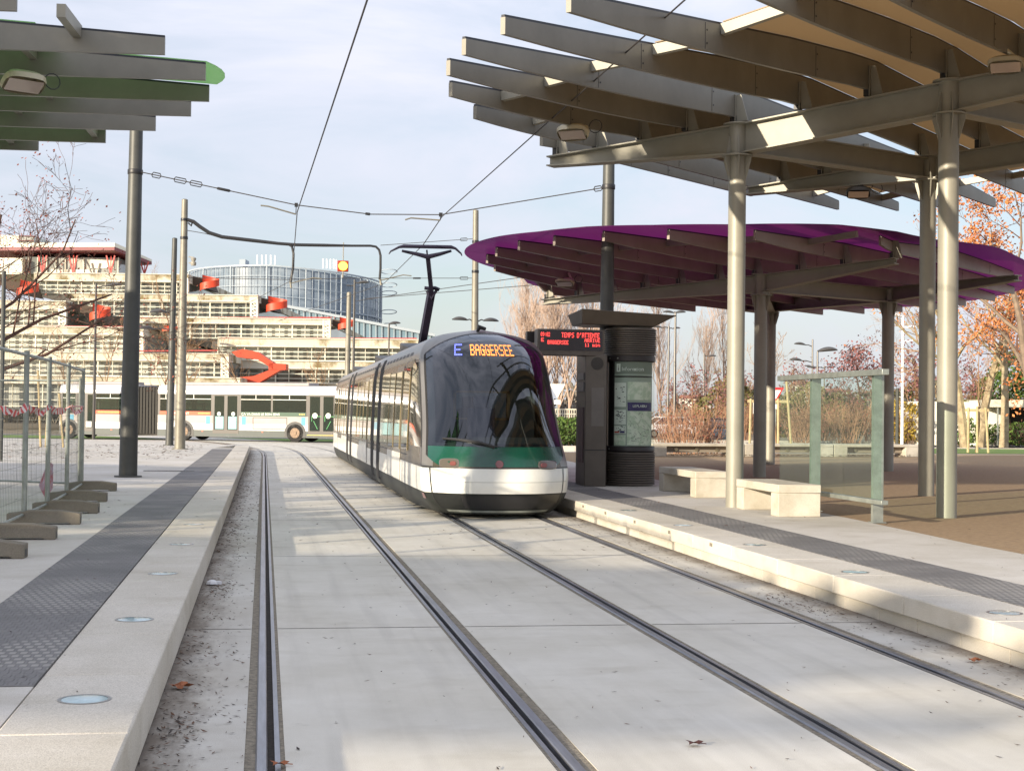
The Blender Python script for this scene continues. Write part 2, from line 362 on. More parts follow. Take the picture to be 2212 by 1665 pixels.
def tactile(name):
    m = mat(name, lin(112, 110, 109), .75, var=.15, vscale=1.5)
    nt = m.node_tree; N_ = nt.nodes; L_ = nt.links; bs = N_['Principled BSDF']
    tc = N_.new('ShaderNodeTexCoord'); mp = N_.new('ShaderNodeMapping'); mp.inputs['Scale'].default_value = (16, 9, 1); L_.new(tc.outputs['Object'], mp.inputs[0])
    br = N_.new('ShaderNodeTexBrick'); L_.new(mp.outputs[0], br.inputs['Vector']); br.inputs['Scale'].default_value = 1
    br.offset = .5; br.inputs['Mortar Size'].default_value = .2; br.inputs['Mortar Smooth'].default_value = .4; br.inputs['Brick Width'].default_value = 1; br.inputs['Row Height'].default_value = 1
    bp = N_.new('ShaderNodeBump'); bp.inputs['Strength'].default_value = .9; bp.inputs['Distance'].default_value = .02; bp.invert = True
    L_.new(br.outputs['Fac'], bp.inputs['Height']); L_.new(bp.outputs[0], bs.inputs['Normal'])
    base = bs.inputs['Base Color'].links[0].from_socket
    wn = N_.new('ShaderNodeTexNoise'); wn.inputs['Scale'].default_value = 1.1; wn.inputs['Detail'].default_value = 5; L_.new(tc.outputs['Object'], wn.inputs[0])
    rp = N_.new('ShaderNodeValToRGB'); rp.color_ramp.elements[0].position = .48; rp.color_ramp.elements[1].position = .62; L_.new(wn.outputs['Fac'], rp.inputs[0])
    inv = N_.new('ShaderNodeMath'); inv.operation = 'SUBTRACT'; inv.inputs[0].default_value = 1; L_.new(br.outputs['Fac'], inv.inputs[1])
    mu = N_.new('ShaderNodeMath'); mu.operation = 'MULTIPLY'; L_.new(inv.outputs[0], mu.inputs[0]); L_.new(rp.outputs[0], mu.inputs[1])
    mu2 = N_.new('ShaderNodeMath'); mu2.operation = 'MULTIPLY'; L_.new(mu.outputs[0], mu2.inputs[0]); mu2.inputs[1].default_value = .45
    mx = N_.new('ShaderNodeMix'); mx.data_type = 'RGBA'; L_.new(mu2.outputs[0], mx.inputs[0]); L_.new(base, mx.inputs[6]); mx.inputs[7].default_value = lin(176, 172, 164)
    L_.new(mx.outputs[2], bs.inputs['Base Color']); return m
tm = tactile('tactile_paving')
b = MB(); b.bb((-1.856, 7.984, 0), (-1.136, 56.396, PZ + .004)); struct(b.build('tactile_strip', tm, smooth=0))
# right platform
stones('platform_kerb', 5.05, 5.68, -14.1, 63, 1.5, .112, PZ + .002, kerb_conc)
stones('platform_kerb_base', 5.10, 5.66, -13.5, 63, .75, -.05, .11, kerb_conc, .006)
b = MB(); b.bb((5.684, -14, 0), (6.416, 60, PZ + .004)); struct(b.build('tactile_strip', tm, smooth=0))
b = MB(); b.prism([(6.42, -14), (7.9, -14), (7.92, 16), (8.15, 20), (8.35, 26), (8.7, 36), (9.4, 50), (9.4, 63), (6.42, 63)], 0, PZ); struct(b.build('right_pavement', plaza_conc, smooth=0))
b = MB(); b.bb((5.684, 60, 0), (6.416, 63, PZ)); struct(b.build('right_pavement', plaza_conc, smooth=0))
gravel = mat('gravel', lin(158, 134, 102), .95, col2=lin(134, 110, 82), vscale=11, bump=.25, bscale=60)
b = MB(); b.prism([(7.2, -14), (90, -14), (90, 62), (14, 56), (9.2, 56), (7.2, 20)], .0, PZ - .006); struct(b.build('gravel_square', gravel, smooth=0))
grass_m = mat('lawn', lin(88, 122, 50), .95, col2=lin(112, 128, 62), vscale=2.5, bump=.6, bscale=30)
b = MB(); b.quad((17, 60, .22), (90, 66, .22), (90, 77, .22), (17, 69, .22)); struct(b.build('lawn', grass_m, smooth=0))
b = MB(); b.quad((14, 60, .2), (9.4, 56, .2), (14, 54, .2), (90, 61, .2), (90, 66.5, .2), (17, 60.5, .2)); struct(b.build('footpath', mat('path_gravel', lin(172, 160, 140), .95, var=.15, vscale=2), smooth=0))
b = MB(); b.quad((8, 68, .1), (17, 68, .1), (90, 76, .1), (90, 92, .1), (17, 84, .1), (4, 80, .1)); struct(b.build('road', asph, smooth=0))
b = MB(); b.bb((10, 67.7, 0), (17, 67.95, .26)); b.slab([(17, 69, 0), (90, 77.1, 0), (90, 77.35, 0), (17, 69.25, 0)], (0, 0, .26)); struct(b.build('road_kerb', kerb_conc, smooth=0))
b = MB(); b.slab([(17, 84.2, 0), (90, 92.2, 0), (90, 92.5, 0), (17, 84.5, 0)], (0, 0, .3)); struct(b.build('road_kerb', kerb_conc, smooth=0))
b = MB(); b.quad((-60, 98.5, -.005), (12, 84.5, -.005), (12, 92, -.005), (-60, 110, -.005)); struct(b.build('lawn', grass_m, smooth=0))

b = MB()
for y_ in (16.6, 18.4, 20.2, 22.0, 23.6): b.bb((5.0475, y_, PZ - .07), (5.052, y_ + .11, PZ - .03))
struct(b.build('kerb_mark', filler, smooth=0))  # small dark plates on the kerb face
# round lights let into the kerb stones
lens_m = mat('light_glass', lin(160, 186, 190), .12, spec=.7, var=.12, vscale=20); ring_m = mat('light_ring', lin(150, 150, 148), .3, .8)
order = ['nearest', 'second', 'third', 'fourth', 'fifth']
def glight(pt, side, k):
    p = gp(*pt, PZ + .003); x = -.84 if side == 'left' else 5.36
    l = thing('ground_light', f'{order[k]} round glass light set flush in the pale kerb of the {side} platform', 'ground light', (x, p.y, PZ + .002), 'round lights in the platform kerbs')
    b = MB(); b.lathe([(.128, -.03), (.128, .003), (.112, .003), (.112, -.03)], l.location, 28); b.build('trim_ring', ring_m, l)
    b = MB(); b.lathe([(.11, -.03), (.11, .002), (.06, .0045), (.01, .005)], l.location, 28); b.build('lens', lens_m, l)
for k, p in enumerate([(212, 1509), (307, 1337), (359, 1238), (398, 1175), (423, 1132)]): glight(p, 'left', k)
for k, p in enumerate([(2168, 1323), (1846, 1235), (1631, 1176), (1477, 1134), (1361, 1102)]): glight(p, 'right', k)
p = gp(365, 1017, PZ); mh = thing('drain_cover', 'long dark drain cover in the left platform beside the grey tactile strip', 'drain cover', (p.x, p.y, PZ))
b = MB(); b.box(p + V(0, 0, -.01), (1.15, .34, .03)); b.build('cover', mat('cast_iron', lin(74, 68, 62), .7, .3, var=.3, vscale=20), mh)
b = MB()
for k in range(14): b.box(p + V(-.52 + .08 * k, 0, .0065), (.03, .26, .004))
b.build('grating', black, mh)

# leaf litter
rng = random.Random(3)
litter = MB()
def leaf_bit(bm, x, y, z, s):
    a = rng.uniform(0, 6.28); c, d = math.cos(a) * s, math.sin(a) * s; k = rng.uniform(.10, .34)
    h = rng.uniform(.1, .5) * s
    bm.add([(x - c, y - d, z + .003), (x + d * k, y - c * k, z + .004 + h * .3), (x + c, y + d, z + .003 + h), (x - d * k, y + c * k, z + .003)], [(0, 1, 2, 3)])
for k in range(5200):
    u = rng.random(); y = 5 + 55 * rng.random() ** 1.7
    if u < .50: x = -.6 + abs(rng.gauss(0, .24)); x = min(x, GA[0] - .12); z = 0
    elif u < .74: x = 5.08 - abs(rng.gauss(0, .28)); z = 0
    elif u < .90: x = rng.uniform(-.5, 5); z = 0
    else: x = rng.uniform(-6, -.7) if rng.random() < .5 else rng.uniform(5.2, 9); z = PZ
    if any(abs(x - g_) < .1 for g_ in GA): continue
    litter.cur = rng.choice([0, 0, 1, 1, 2]); leaf_bit(litter, x, y, z + .002, rng.uniform(.008, .024) * (1.6 if y > 18 else 1))
for cx_, cy_, n, sp in [(-.42, 8.2, 90, .13), (-.38, 14.6, 120, .16), (-.42, 21, 60, .2), (4.75, 13, 160, .22), (-.45, 10.8, 60, .16), (-1.3, 5.9, 70, .14), (-.4, 34, 80, .5), (-.35, 42, 100, .8)]:
    for k in range(n):
        x = rng.gauss(cx_, sp * .5); y = rng.gauss(cy_, sp * 2.2)
        z = PZ if x < -1.1 else 0
        if -1.13 < x < -.57: continue
        litter.cur = rng.choice([0, 1, 2, 2]); leaf_bit(litter, x, y, z + .003, rng.uniform(.01, .03))
for k in range(1500):                                   # rotting leaves on the ground behind the left poles
    x = rng.uniform(-14, -2.2); y = rng.uniform(44, 70); litter.cur = rng.choice([0, 1, 2]); leaf_bit(litter, x, y, PZ + .003 if y < 62 else .1, rng.uniform(.03, .09))
o = litter.build('leaf_litter', [mat('litter_dark', lin(58, 50, 46), .9), mat('litter_brown', lin(80, 66, 54), .9), mat('litter_rust', lin(100, 72, 54), .9)], smooth=0)
o['kind'] = 'stuff'
def big_leaf(pt, z, s, rot, label, m):
    p = gp(*pt, z); pts = []
    for k in range(15):
        a = 2 * math.pi * k / 15; r = s * (1 if k % 3 == 0 else .55 if k % 3 == 1 else .62)
        pts.append((p.x + r * math.cos(a + rot), p.y + r * math.sin(a + rot) * .9, z + .012 + .35 * s * abs(math.sin(a * 1.5 + 1)) ** 2))
    b = MB(); b.add([(p.x, p.y, z + .02)] + pts, [(0, 1 + k, 1 + (k + 1) % 15) for k in range(15)])
    b.tube([(p.x - s * .2, p.y, z + .02), (p.x + s * 1.3 * math.cos(rot), p.y + s * 1.3 * math.sin(rot), z + .01)], .0025, 5)
    tag(recentre(b.build('fallen_leaf', m), p), label, 'leaf', 'large fallen leaves')
lm = mat('leaf_rust', lin(150, 90, 56), .8, var=.3, vscale=30); lm2 = mat('leaf_dark', lin(84, 50, 44), .8, var=.3, vscale=30)
big_leaf((390, 1488), .0, .085, 1.1, 'large curled rust brown leaf lying against the left kerb', lm)
big_leaf((603, 1656), .0, .05, .2, 'brown leaf caught in the leftmost rail groove at the bottom edge', lm)
big_leaf((1500, 1611), .0, .05, .1, 'dark red leaf lying flat on the concrete between the two tracks', lm2)
big_leaf((2104, 1430), .0, .06, .6, 'pale rust leaf beside the right kerb near the right edge', lm)
pp = gp(458, 1263, 0); b = MB(); b.lathe([(.02, 0), (.06, .012), (.05, .035), (.02, .05)], pp, 7); b.box(pp + V(.05, .01, .02), (.07, .05, .03), .5)
tag(recentre(b.build('litter_scrap', mat('paper_white', lin(220, 220, 222), .8), smooth=0), pp), 'crumpled white paper scrap lying between left kerb and first rail', 'litter')

# ------------------------------------------------------------------ poles and overhead line
def pole(name, label, cat, base, top, r0, r1, m, group=None, bands=()):
    t = thing(name, label, cat, base, group); b = MB(); base = Vector(base); top = Vector(top)
    b.tube([base, base + (top - base) * .5, top], [r0, (r0 + r1) / 2, r1], 20); b.tube([top, top + V(0, 0, .03)], [r1 * 1.04, r1 * .6], 20)
    b.build('shaft', m, t)
    b = MB(); b.lathe([(r0 * 1.5, 0), (r0 * 1.5, .03), (r0 * 1.06, .035)], base, 20); b.build('foot_plate', m, t)
    for z in bands:
        q = base + (top - base) * ((z - base.z) / (top.z - base.z)); rr = r0 + (r1 - r0) * ((z - base.z) / (top.z - base.z))
        b = MB(); b.lathe([(rr + .012, -.05), (rr + .016, -.04), (rr + .016, .04), (rr + .012, .05)], q, 20); b.build('clamp_band', black, t)
    return t
pL = pole('catenary_pole', 'thick dark grey catenary pole on the left platform beside the site fence', 'pole', (-2.79, 32.47, PZ), (-2.74, 32.5, 7.8), .19, .135, pole_paint_shaded, 'tram line poles', (6.66,))
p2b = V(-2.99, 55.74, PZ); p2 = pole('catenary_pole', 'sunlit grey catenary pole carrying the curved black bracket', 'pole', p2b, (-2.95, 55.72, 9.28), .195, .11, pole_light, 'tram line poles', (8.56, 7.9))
p3b = V(-3.7, 61.42, PZ); p3 = pole('catenary_pole', 'darker shorter pole just left of the bracket pole with two lamp heads', 'pole', p3b, (-3.62, 61.42, 8.5), .16, .1, pole_paint_shaded, 'tram line poles')
kpb = V(6.98, 30.6, PZ); kp = pole('catenary_pole', 'dark grey catenary pole rising through the roof of the information kiosk', 'pole', kpb, (7.0, 30.6, 7.6), .17, .115, pole_paint_shaded, 'tram line poles', (6.42,))
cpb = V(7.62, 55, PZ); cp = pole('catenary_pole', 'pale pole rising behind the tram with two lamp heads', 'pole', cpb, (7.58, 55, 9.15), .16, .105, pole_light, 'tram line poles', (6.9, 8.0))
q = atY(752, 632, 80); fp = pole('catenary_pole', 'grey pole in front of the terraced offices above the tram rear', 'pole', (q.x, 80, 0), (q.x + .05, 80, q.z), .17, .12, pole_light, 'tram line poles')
def lamp_head(b, p, d, s=1.):                           # flattened drop shaped luminaire pointing along d
    d = Vector(d).normalized(); sd = d.cross(_Z).normalized(); rows = []
    for i in range(9):
        t = i / 8; wd = (.15 * math.sin(math.pi * min(1, t * .92 + .05)) ** .6 + .012) * s
        c = Vector(p) + d * (.62 * t * s) + _Z * (.03 * s * math.sin(math.pi * t))
        rows.append([c + sd * (wd * math.cos(a)) + _Z * (wd * (.62 if math.sin(a) > 0 else .3) * math.sin(a)) for a in [2 * math.pi * k / 12 for k in range(13)]])
    b.grid(rows)
lamp_m = mat('lamp_shell', lin(86, 84, 82), .35, .4); lampglass = mat('lamp_glass', lin(190, 190, 180), .2)
def lamp_on(parent, attach, d, arm, s=1., drop=0.):
    d = Vector(d).normalized(); b = MB(); e = Vector(attach) + d * arm + _Z * (-drop)
    b.tube([attach, (Vector(attach) + e) / 2 + _Z * .05, e], .025 * s, 8); a = b.build('lamp_arm', lamp_m, parent)
    b = MB(); lamp_head(b, e - d * .02, d, s); b.build('lamp_head', lamp_m, parent)
q = atY(1028, 688, 55)
lamp_on(cp, V(7.62 - .1, 55, q.z - .1), (-1, -.3, 0), .25, .95, -.03); lamp_on(cp, V(7.62 + .1, 55, q.z - .1), (1, .3, 0), .25, .95, -.03)
qa = atY(380, 676, 61.4); lamp_on(p3, V(-3.68, 61.4, qa.z), (-1, -.15, 0), .2, 1.1)
qb = atY(380, 713, 61.4); lamp_on(p3, V(-3.68, 61.4, qb.z), (-1, -.5, 0), .8, 1.0)

def wire(label, pts, r=.012, group='overhead tram wires', cat='overhead wire', nm='overhead_wire'):
    b = MB(); b.tube(pts, r, 6); o = b.build(nm, wire_m); c = Vector(pts[0]); return tag(recentre(o, c), label, cat, group)
def ins(b, p, q, r=.03): b.tube([p, Vector(p).lerp(q, .1), Vector(p).lerp(q, .9), q], [r * .4, r, r, r * .4], 8)
wL = [V(1.5, 1, 6.0), V(.99, 15.6, 5.95), atY(642, 458, 32.3), atY(630, 606, 55.5), V(-2.5, 82, 6.6)]
wR = [V(5.2, 1, 6.3), atY(1480, 0, 15.6), atY(955, 468, 32), atY(914, 529, 36), atY(830, 612, 55.5), V(0.6, 84, 6.6)]
wire('overhead wire of the empty left track, dropping from the top edge', wL, .011)
wire('overhead wire of the right track, touched by the raised pantograph', wR, .011)
def span(label, P, Qs, turnb, insul=()):
    t = thing('span_wire', label, 'span wire', P, 'cross span wires'); pts = [Vector(P)] + [Vector(q_) for q_ in Qs]
    b = MB(); b.tube(pts, .011, 6); b.build('cable', wire_m, t)
    for (k, f0, f1) in turnb:
        a, c = pts[k], pts[k + 1]; p, q_ = a.lerp(c, f0), a.lerp(c, f1); d = (q_ - p).normalized(); u = d.cross(V(0, 1, 0)).normalized() * .05
        b = MB()
        b.tube([p, p + u + d * .03, q_ + u - d * .03, q_, q_ - u - d * .03, p - u + d * .03, p], .012, 6); b.build('turnbuckle', black, t)
    for (k, f0, f1) in insul:
        a, c = pts[k], pts[k + 1]; b = MB(); ins(b, a.lerp(c, f0), a.lerp(c, f1)); b.build('insulator', black, t)
    return t
sp1 = [atY(300, 371, 32.4), atY(640, 443, 32.3), atY(800, 463, 32.1), atY(952, 464, 32), atY(1308, 405, 30.7)]
span('span wire between the thick left pole and the kiosk pole', sp1[0], sp1[1:], [(0, .08, .14), (0, .22, .30), (0, .32, .40), (3, .93, .98)], [(0, .49, .58), (1, .93, 1.0)])
sp2 = [atY(822, 530, 55.5), atY(1022, 516, 55)]
span('thin span wire from the black bracket end to the pale pole behind the tram', sp2[0], sp2[1:], [(0, .86, .94)])
sp3 = [atY(405, 600, 56), atY(620, 604, 55.6), atY(760, 601, 55.5), atY(1022, 601, 55)]
span('lower span wire crossing from the bracket pole to the pale pole', sp3[0], sp3[1:], [(2, .89, .96)], [(2, .5, .57)])
for lb, a, c in [('upper of two long wires slanting across the sky right of the pantograph', atY(770, 650, 82), atY(1190, 590, 60)),
                 ('lower of two long wires slanting across the sky right of the pantograph', atY(790, 645, 84), atY(1200, 612, 62))]:
    wire(lb, [a, c], .016, 'far wires behind the tram')
# registration arms that hold each contact wire under the span wire
def reg(label, a, bnd, c, top):
    t = thing('registration_arm', label, 'wire support', a, 'wire supports on the span'); b = MB(); b.tube([a, bnd, c], .016, 6); b.build('arm', pole_light, t)
    b = MB(); b.tube([top, c], .009, 6); b.box(top, (.07, .07, .08)); b.build('hanger', black, t)
reg('bent steel arm steadying the left contact wire', atY(563, 444, 32.2), atY(580, 446, 32.2), atY(639, 463, 32.3), atY(640, 443, 32.3))
reg('bent steel arm steadying the right contact wire', atY(875, 475, 32), atY(888, 471, 32), atY(951, 476, 32), atY(952, 464, 32))
# cantilever bracket with hanging amber lamp
br = thing('cantilever_bracket', 'curved black bracket arm spanning both tracks from the sunlit pole', 'bracket', atY(405, 475, 55.7))
pts = [atY(x, y, 55.6) for x, y in ((405, 475), (418, 479), (432, 490), (452, 503), (480, 512), (540, 519), (600, 526), (640, 529), (700, 530), (760, 531), (800, 531), (812, 533), (819, 540), (822, 552), (822, 580), (820, 604))]
b = MB(); b.tube(pts, [.07] * 6 + [.06] * 3 + [.045] * 7, 10); b.build('main_tube', black, br)
b = MB(); b.tube([atY(x, y, 55.6) for x, y in ((622, 527), (631, 533), (634, 548), (633, 580), (627, 610))], .045, 8); b.build('drop_tube', black, br)
for k, (x, y) in enumerate([(627, 612), (821, 606)]):
    b = MB(); b.tube([atY(x, y - 4, 55.6), atY(x + 2, y + 10, 55.6)], .04, 8); b.tube([atY(x, y, 55.6), atY(x + 50, y - 12, 55.5), atY(x + 68, y - 10, 55.5)], .02, 6); b.build('wire_clamp', pole_light, br)
b = MB(); b.tube([atY(405, 498, 55.7), atY(440, 504, 55.6), atY(470, 511, 55.6)], .012, 6); b.build('stay_wire', wire_m, br)
b = MB(); b.tube([atY(407, 482, 55.7), atY(413, 488, 55.6), atY(416, 479, 55.6)], .03, 8); b.build('heel_bracket', black, br)
sg = thing('signal_lamp', 'lit amber signal lamp in a red box hanging from the black bracket', 'signal', atY(741, 575, 55.5))
c = atY(741, 575, 55.5)
b = MB(); b.tube([atY(742, 524, 55.6), c + V(0, 0, .2)], .018, 8); b.tube([c - V(0, 0, .2), c - V(0, 0, .42)], .02, 8); b.build('hanger_rod', pole_light, sg)
b = MB(); b.box(c + V(0, .06, 0), (.40, .2, .40)); b.build('housing', mat('signal_housing', lin(150, 48, 20), .5), sg, bevel=.02)
b = MB(); b.tube([c + V(0, -.045, 0), c + V(0, -.08, 0)], [.165, .15], 24); b.build('lens', mat('amber_lens', (1, .42, .03, 1), .3, emit=2.2, ecol=(1, .5, .07, 1)), sg)
b = MB(); b.lathe([(.08, 0), (.1, .05), (.1, .12), (.06, .15), (.08, .2), (.1, .26), (.06, .3)], atY(418, 562, 55.6) - V(0, 0, .2), 12); b.tube([atY(408, 555, 55.7), atY(418, 556, 55.6)], .02, 6); b.tube([atY(408, 568, 55.7), atY(418, 568, 55.6)], .02, 6)
tag(recentre(b.build('pole_insulator', mat('porcelain', lin(150, 146, 136), .3)), atY(418, 562, 55.6)), 'small ribbed insulator fixed to the side of the sunlit bracket pole', 'insulator')

# ------------------------------------------------------------------ canopies
def ibeam(b, P, Q, h0, h1, wd=.26, tf=.022, tw=.02):
    """tapered I beam, P and Q are points of its top flange"""
    P, Q = Vector(P), Vector(Q); d = (Q - P); d.z = 0; d.normalize(); sd = V(-d.y, d.x, 0)
    def strip(zo0, zo1, w0, t):
        pts = []
        for (C, zo) in ((P, zo0), (Q, zo1)):
            for x, z in ((-1, -1), (1, -1), (1, 1), (-1, 1)): pts.append(C + sd * (x * w0 / 2) + _Z * (zo + z * t / 2))
        b.add(pts, [(0, 1, 2, 3), (7, 6, 5, 4), (0, 4, 5, 1), (1, 5, 6, 2), (2, 6, 7, 3), (3, 7, 4, 0)])
    strip(-tf / 2, -tf / 2, wd, tf); strip(-h0 + tf / 2, -h1 + tf / 2, wd, tf)
    pts = []
    for (C, h) in ((P, h0), (Q, h1)):
        for x, z in ((-1, -h + tf), (1, -h + tf), (1, -tf), (-1, -tf)): pts.append(C + sd * (x * tw / 2) + _Z * z)
    b.add(pts, [(0, 1, 2, 3), (7, 6, 5, 4), (0, 4, 5, 1), (1, 5, 6, 2), (2, 6, 7, 3), (3, 7, 4, 0)])
def column(parent, base, ztop, zcol, r, m, az=0.):
    base = Vector(base); b = MB(); b.tube([base - V(0, 0, .02), V(base.x, base.y, ztop)], r, 28); c = b.build('column', m, parent)
    b = MB(); q = V(base.x, base.y, zcol)
    b.lathe([(r + .1, -.012), (r + .1, .012), (r, .012), (r, -.012)], q, 24)
    b.lathe([(r + .09, 0), (r + .09, .02), (r, .02), (r, 0)], V(base.x, base.y, ztop - .012), 24)
    for k in range(6):
        a = az + k * math.pi / 3; d = V(math.cos(a), math.sin(a), 0); s_ = V(-d.y, d.x, 0) * .008
        b.slab([q + d * r - s_ + V(0, 0, -.012), q + d * (r + .095) - s_ + V(0, 0, -.012), q + d * (r + .095) - s_ + V(0, 0, -.08), q + d * (r + .01) - s_ + V(0, 0, -.36), q + d * r - s_ + V(0, 0, -.36)], s_ * 2)
        if k % 3: b.slab([q + d * r - s_ + V(0, 0, .012), q + d * (r + .085) - s_ + V(0, 0, .012), q + d * (r + .02) - s_ + V(0, 0, .3), q + d * r - s_ + V(0, 0, .3)], s_ * 2)
        b.tube([q + d * (r + .06) + V(0, 0, .01), q + d * (r + .06) + V(0, 0, .035)], .012, 6)
    b.build('collar', m, c)
    return c

class Canopy:
    def __init__(s, root, O, e1, e2, fins, fin_m, panel_m, slope2=.027, hmax=.44, hmin=.185, taper=6., sag=.05):
        s.r, s.O, s.e1, s.e2, s.fins, s.fm, s.pm = root, Vector(O), e1, e2, fins, fin_m, panel_m
        s.slope2, s.hmax, s.hmin, s.taper, s.sag = slope2, hmax, hmin, taper, sag
    def par(s, t):                                   # interpolate (zb, vL, zL, vR) at beam coordinate t
        F = s.fins
        if t <= F[0][0]: k, u = 0, (t - F[0][0]) / (F[1][0] - F[0][0])
        elif t >= F[-1][0]: k, u = len(F) - 2, (t - F[-2][0]) / (F[-1][0] - F[-2][0])
        else:
            k = next(i for i in range(len(F) - 1) if F[i][0] <= t <= F[i + 1][0]); u = (t - F[k][0]) / (F[k + 1][0] - F[k][0])
        return [F[k][i] + (F[k + 1][i] - F[k][i]) * u for i in range(1, 5)]
    def zbot(s, t, v):
        zb, vL, zL, vR = s.par(t)
        if v < 0:
            u = min(1.2, v / min(vL, -.05)); return zb + (zL - zb) * u - s.sag * 4 * max(0, u * (1 - u)) * (min(1, -vL / 5))
        return zb + s.slope2 * v
    def h(s, t, v):
        zb, vL, zL, vR = s.par(t); u = max(0, min(1, (v - vL) / s.taper, (vR - v) / s.taper)); u = u * (1.35 - .35 * u) if u < 1 else 1
        return s.hmin + (s.hmax - s.hmin) * u
    def P(s, t, v, z): q = s.O + s.e1 * t + s.e2 * v; return V(q.x, q.y, z)
    def top(s, t, v, dz=0): return s.P(t, v, s.zbot(t, v) + s.h(t, v) + dz)
    def bot(s, t, v, dz=0): return s.P(t, v, s.zbot(t, v) + dz)
    def make_fins(s, th=.06):
        for (t, zb, vL, zL, vR) in s.fins:
            b = MB(); n = 22; rows = []; cap = MB(); crow = []
            for i in range(n + 1):
                v = vL + (vR - vL) * i / n; lo, hi = s.bot(t, v), s.top(t, v); e = s.e1 * (th / 2)
                rows.append([lo - e, lo + e, hi + e, hi - e, lo - e])
                e2 = s.e1 * (th / 2 - .008); crow.append([hi - e2, hi + e2, hi + e2 + V(0, 0, .028), hi - e2 + V(0, 0, .028), hi - e2])
            b.grid(rows); b.quad(*rows[0][:4]); b.quad(*rows[-1][3::-1]); f = b.build('fin', s.fm, s.r)
            
            for vj in (vL + 3.1, vL + 6.6, vR - 4):
                p0, p1 = s.bot(t, vj, .012), s.top(t, vj, -.012)
                for sg_ in (-1, 1): o_ = s.e1 * (sg_ * (th / 2 + .0012)); cap.bar(p0 + o_, p1 + o_, .006, .002, s.e2)
                for zf in (.25, .75):
                    q_ = p0.lerp(p1, zf) + s.e2 * .05
                    for sg_ in (-1, 1): cap.tube([q_, q_ + s.e1 * (sg_ * (th / 2 + .006))], .012, 6)
            cap.grid(crow); cap.quad(*crow[0][:4]); cap.quad(*crow[-1][3::-1]); cap.build('edge_strip', fin_cap, f)
    def posts(s, beams, m):
        """short dark posts and pale stiffener plates wherever a fin crosses a beam; beams = (P, Q) of the top flange"""
        for (A, B) in beams:
            d = V(B.x - A.x, B.y - A.y, 0); l = d.length; d /= l
            for (t, zb, vL, zL, vR) in s.fins:
                o = s.O + s.e1 * t; den = s.e2.x * d.y - s.e2.y * d.x
                if abs(den) < .05: continue
                w_ = A - o; v = (w_.x * d.y - w_.y * d.x) / den; q = o + s.e2 * v; u = (V(q.x, q.y, 0) - V(A.x, A.y, 0)).dot(d)
                if not (-.02 <= u <= l + .02) or not (vL - .1 < v < vR): continue
                zt = A.z + (B.z - A.z) * u / l; lo = s.zbot(t, v)
                b = MB(); c = V(q.x, q.y, (zt + lo) / 2)
                if lo - zt > .01: b.box(c, (.10, .10, lo - zt + .004), math.atan2(d.y, d.x))
                p = b.build('fin_post', black, s.r) if lo - zt > .01 else None
                b = MB(); o2 = q + s.e1 * .12; n_ = s.e2 * .012
                for sg_ in (1,):
                    b.slab([V(o2.x, o2.y, zt) - n_ - s.e1 * .07, V(o2.x, o2.y, zt) - n_ + s.e1 * .12, V(o2.x, o2.y, lo + .33) - n_ + s.e1 * .0, V(o2.x, o2.y, lo + .33) - n_ - s.e1 * .07], n_ * 2)
                    b.slab([V(o2.x, o2.y, zt) - s.e1 * .085 - s.e2 * .06, V(o2.x, o2.y, zt) - s.e1 * .085 + s.e2 * .06, V(o2.x, o2.y, lo + .33) - s.e1 * .085 + s.e2 * .06, V(o2.x, o2.y, lo + .33) - s.e1 * .085 - s.e2 * .06], s.e1 * .015)
                b.build('stiffener', m, s.r)
    def purlin(s, i, v, m, over=0., size=(.09, .13)):
        t0, t1 = s.fins[i][0], s.fins[i + 1][0]; a, c = s.top(t0, v, -.07), s.top(t1, v, -.07)
        d = (c - a).normalized(); b = MB(); b.bar(a + d * .032, c - d * .032 + d * over, *size); b.build('purlin', m, s.r)
    def panel(s, i, v0, v1, cap=0.):
        """translucent roof sheet over one bay; cap rounds its end"""
        t0, t1 = s.fins[i][0] + .012, s.fins[i + 1][0] - .012; n = 18; rows = []; th = .014; k = 6
        for j in range(k + 1):
            t = t0 + (t1 - t0) * j / k; a = v0 - cap * (1 - (2 * j / k - 1) ** 2)
            rows.append([s.top(t, a + (v1 - a) * q / n, .036) for q in range(n + 1)])
        b = MB(); b.grid(rows); up = [[p + V(0, 0, th) for p in r] for r in rows]; b.grid(up)
        rim = rows[0] + [r[-1] for r in rows[1:]] + rows[-1][-2::-1] + [r[0] for r in rows[-2:0:-1]]
        rim = rim + [rim[0]]; b.grid([rim, [p + V(0, 0, th) for p in rim]])
        o = b.build('roof_panel', s.pm, s.r); return o

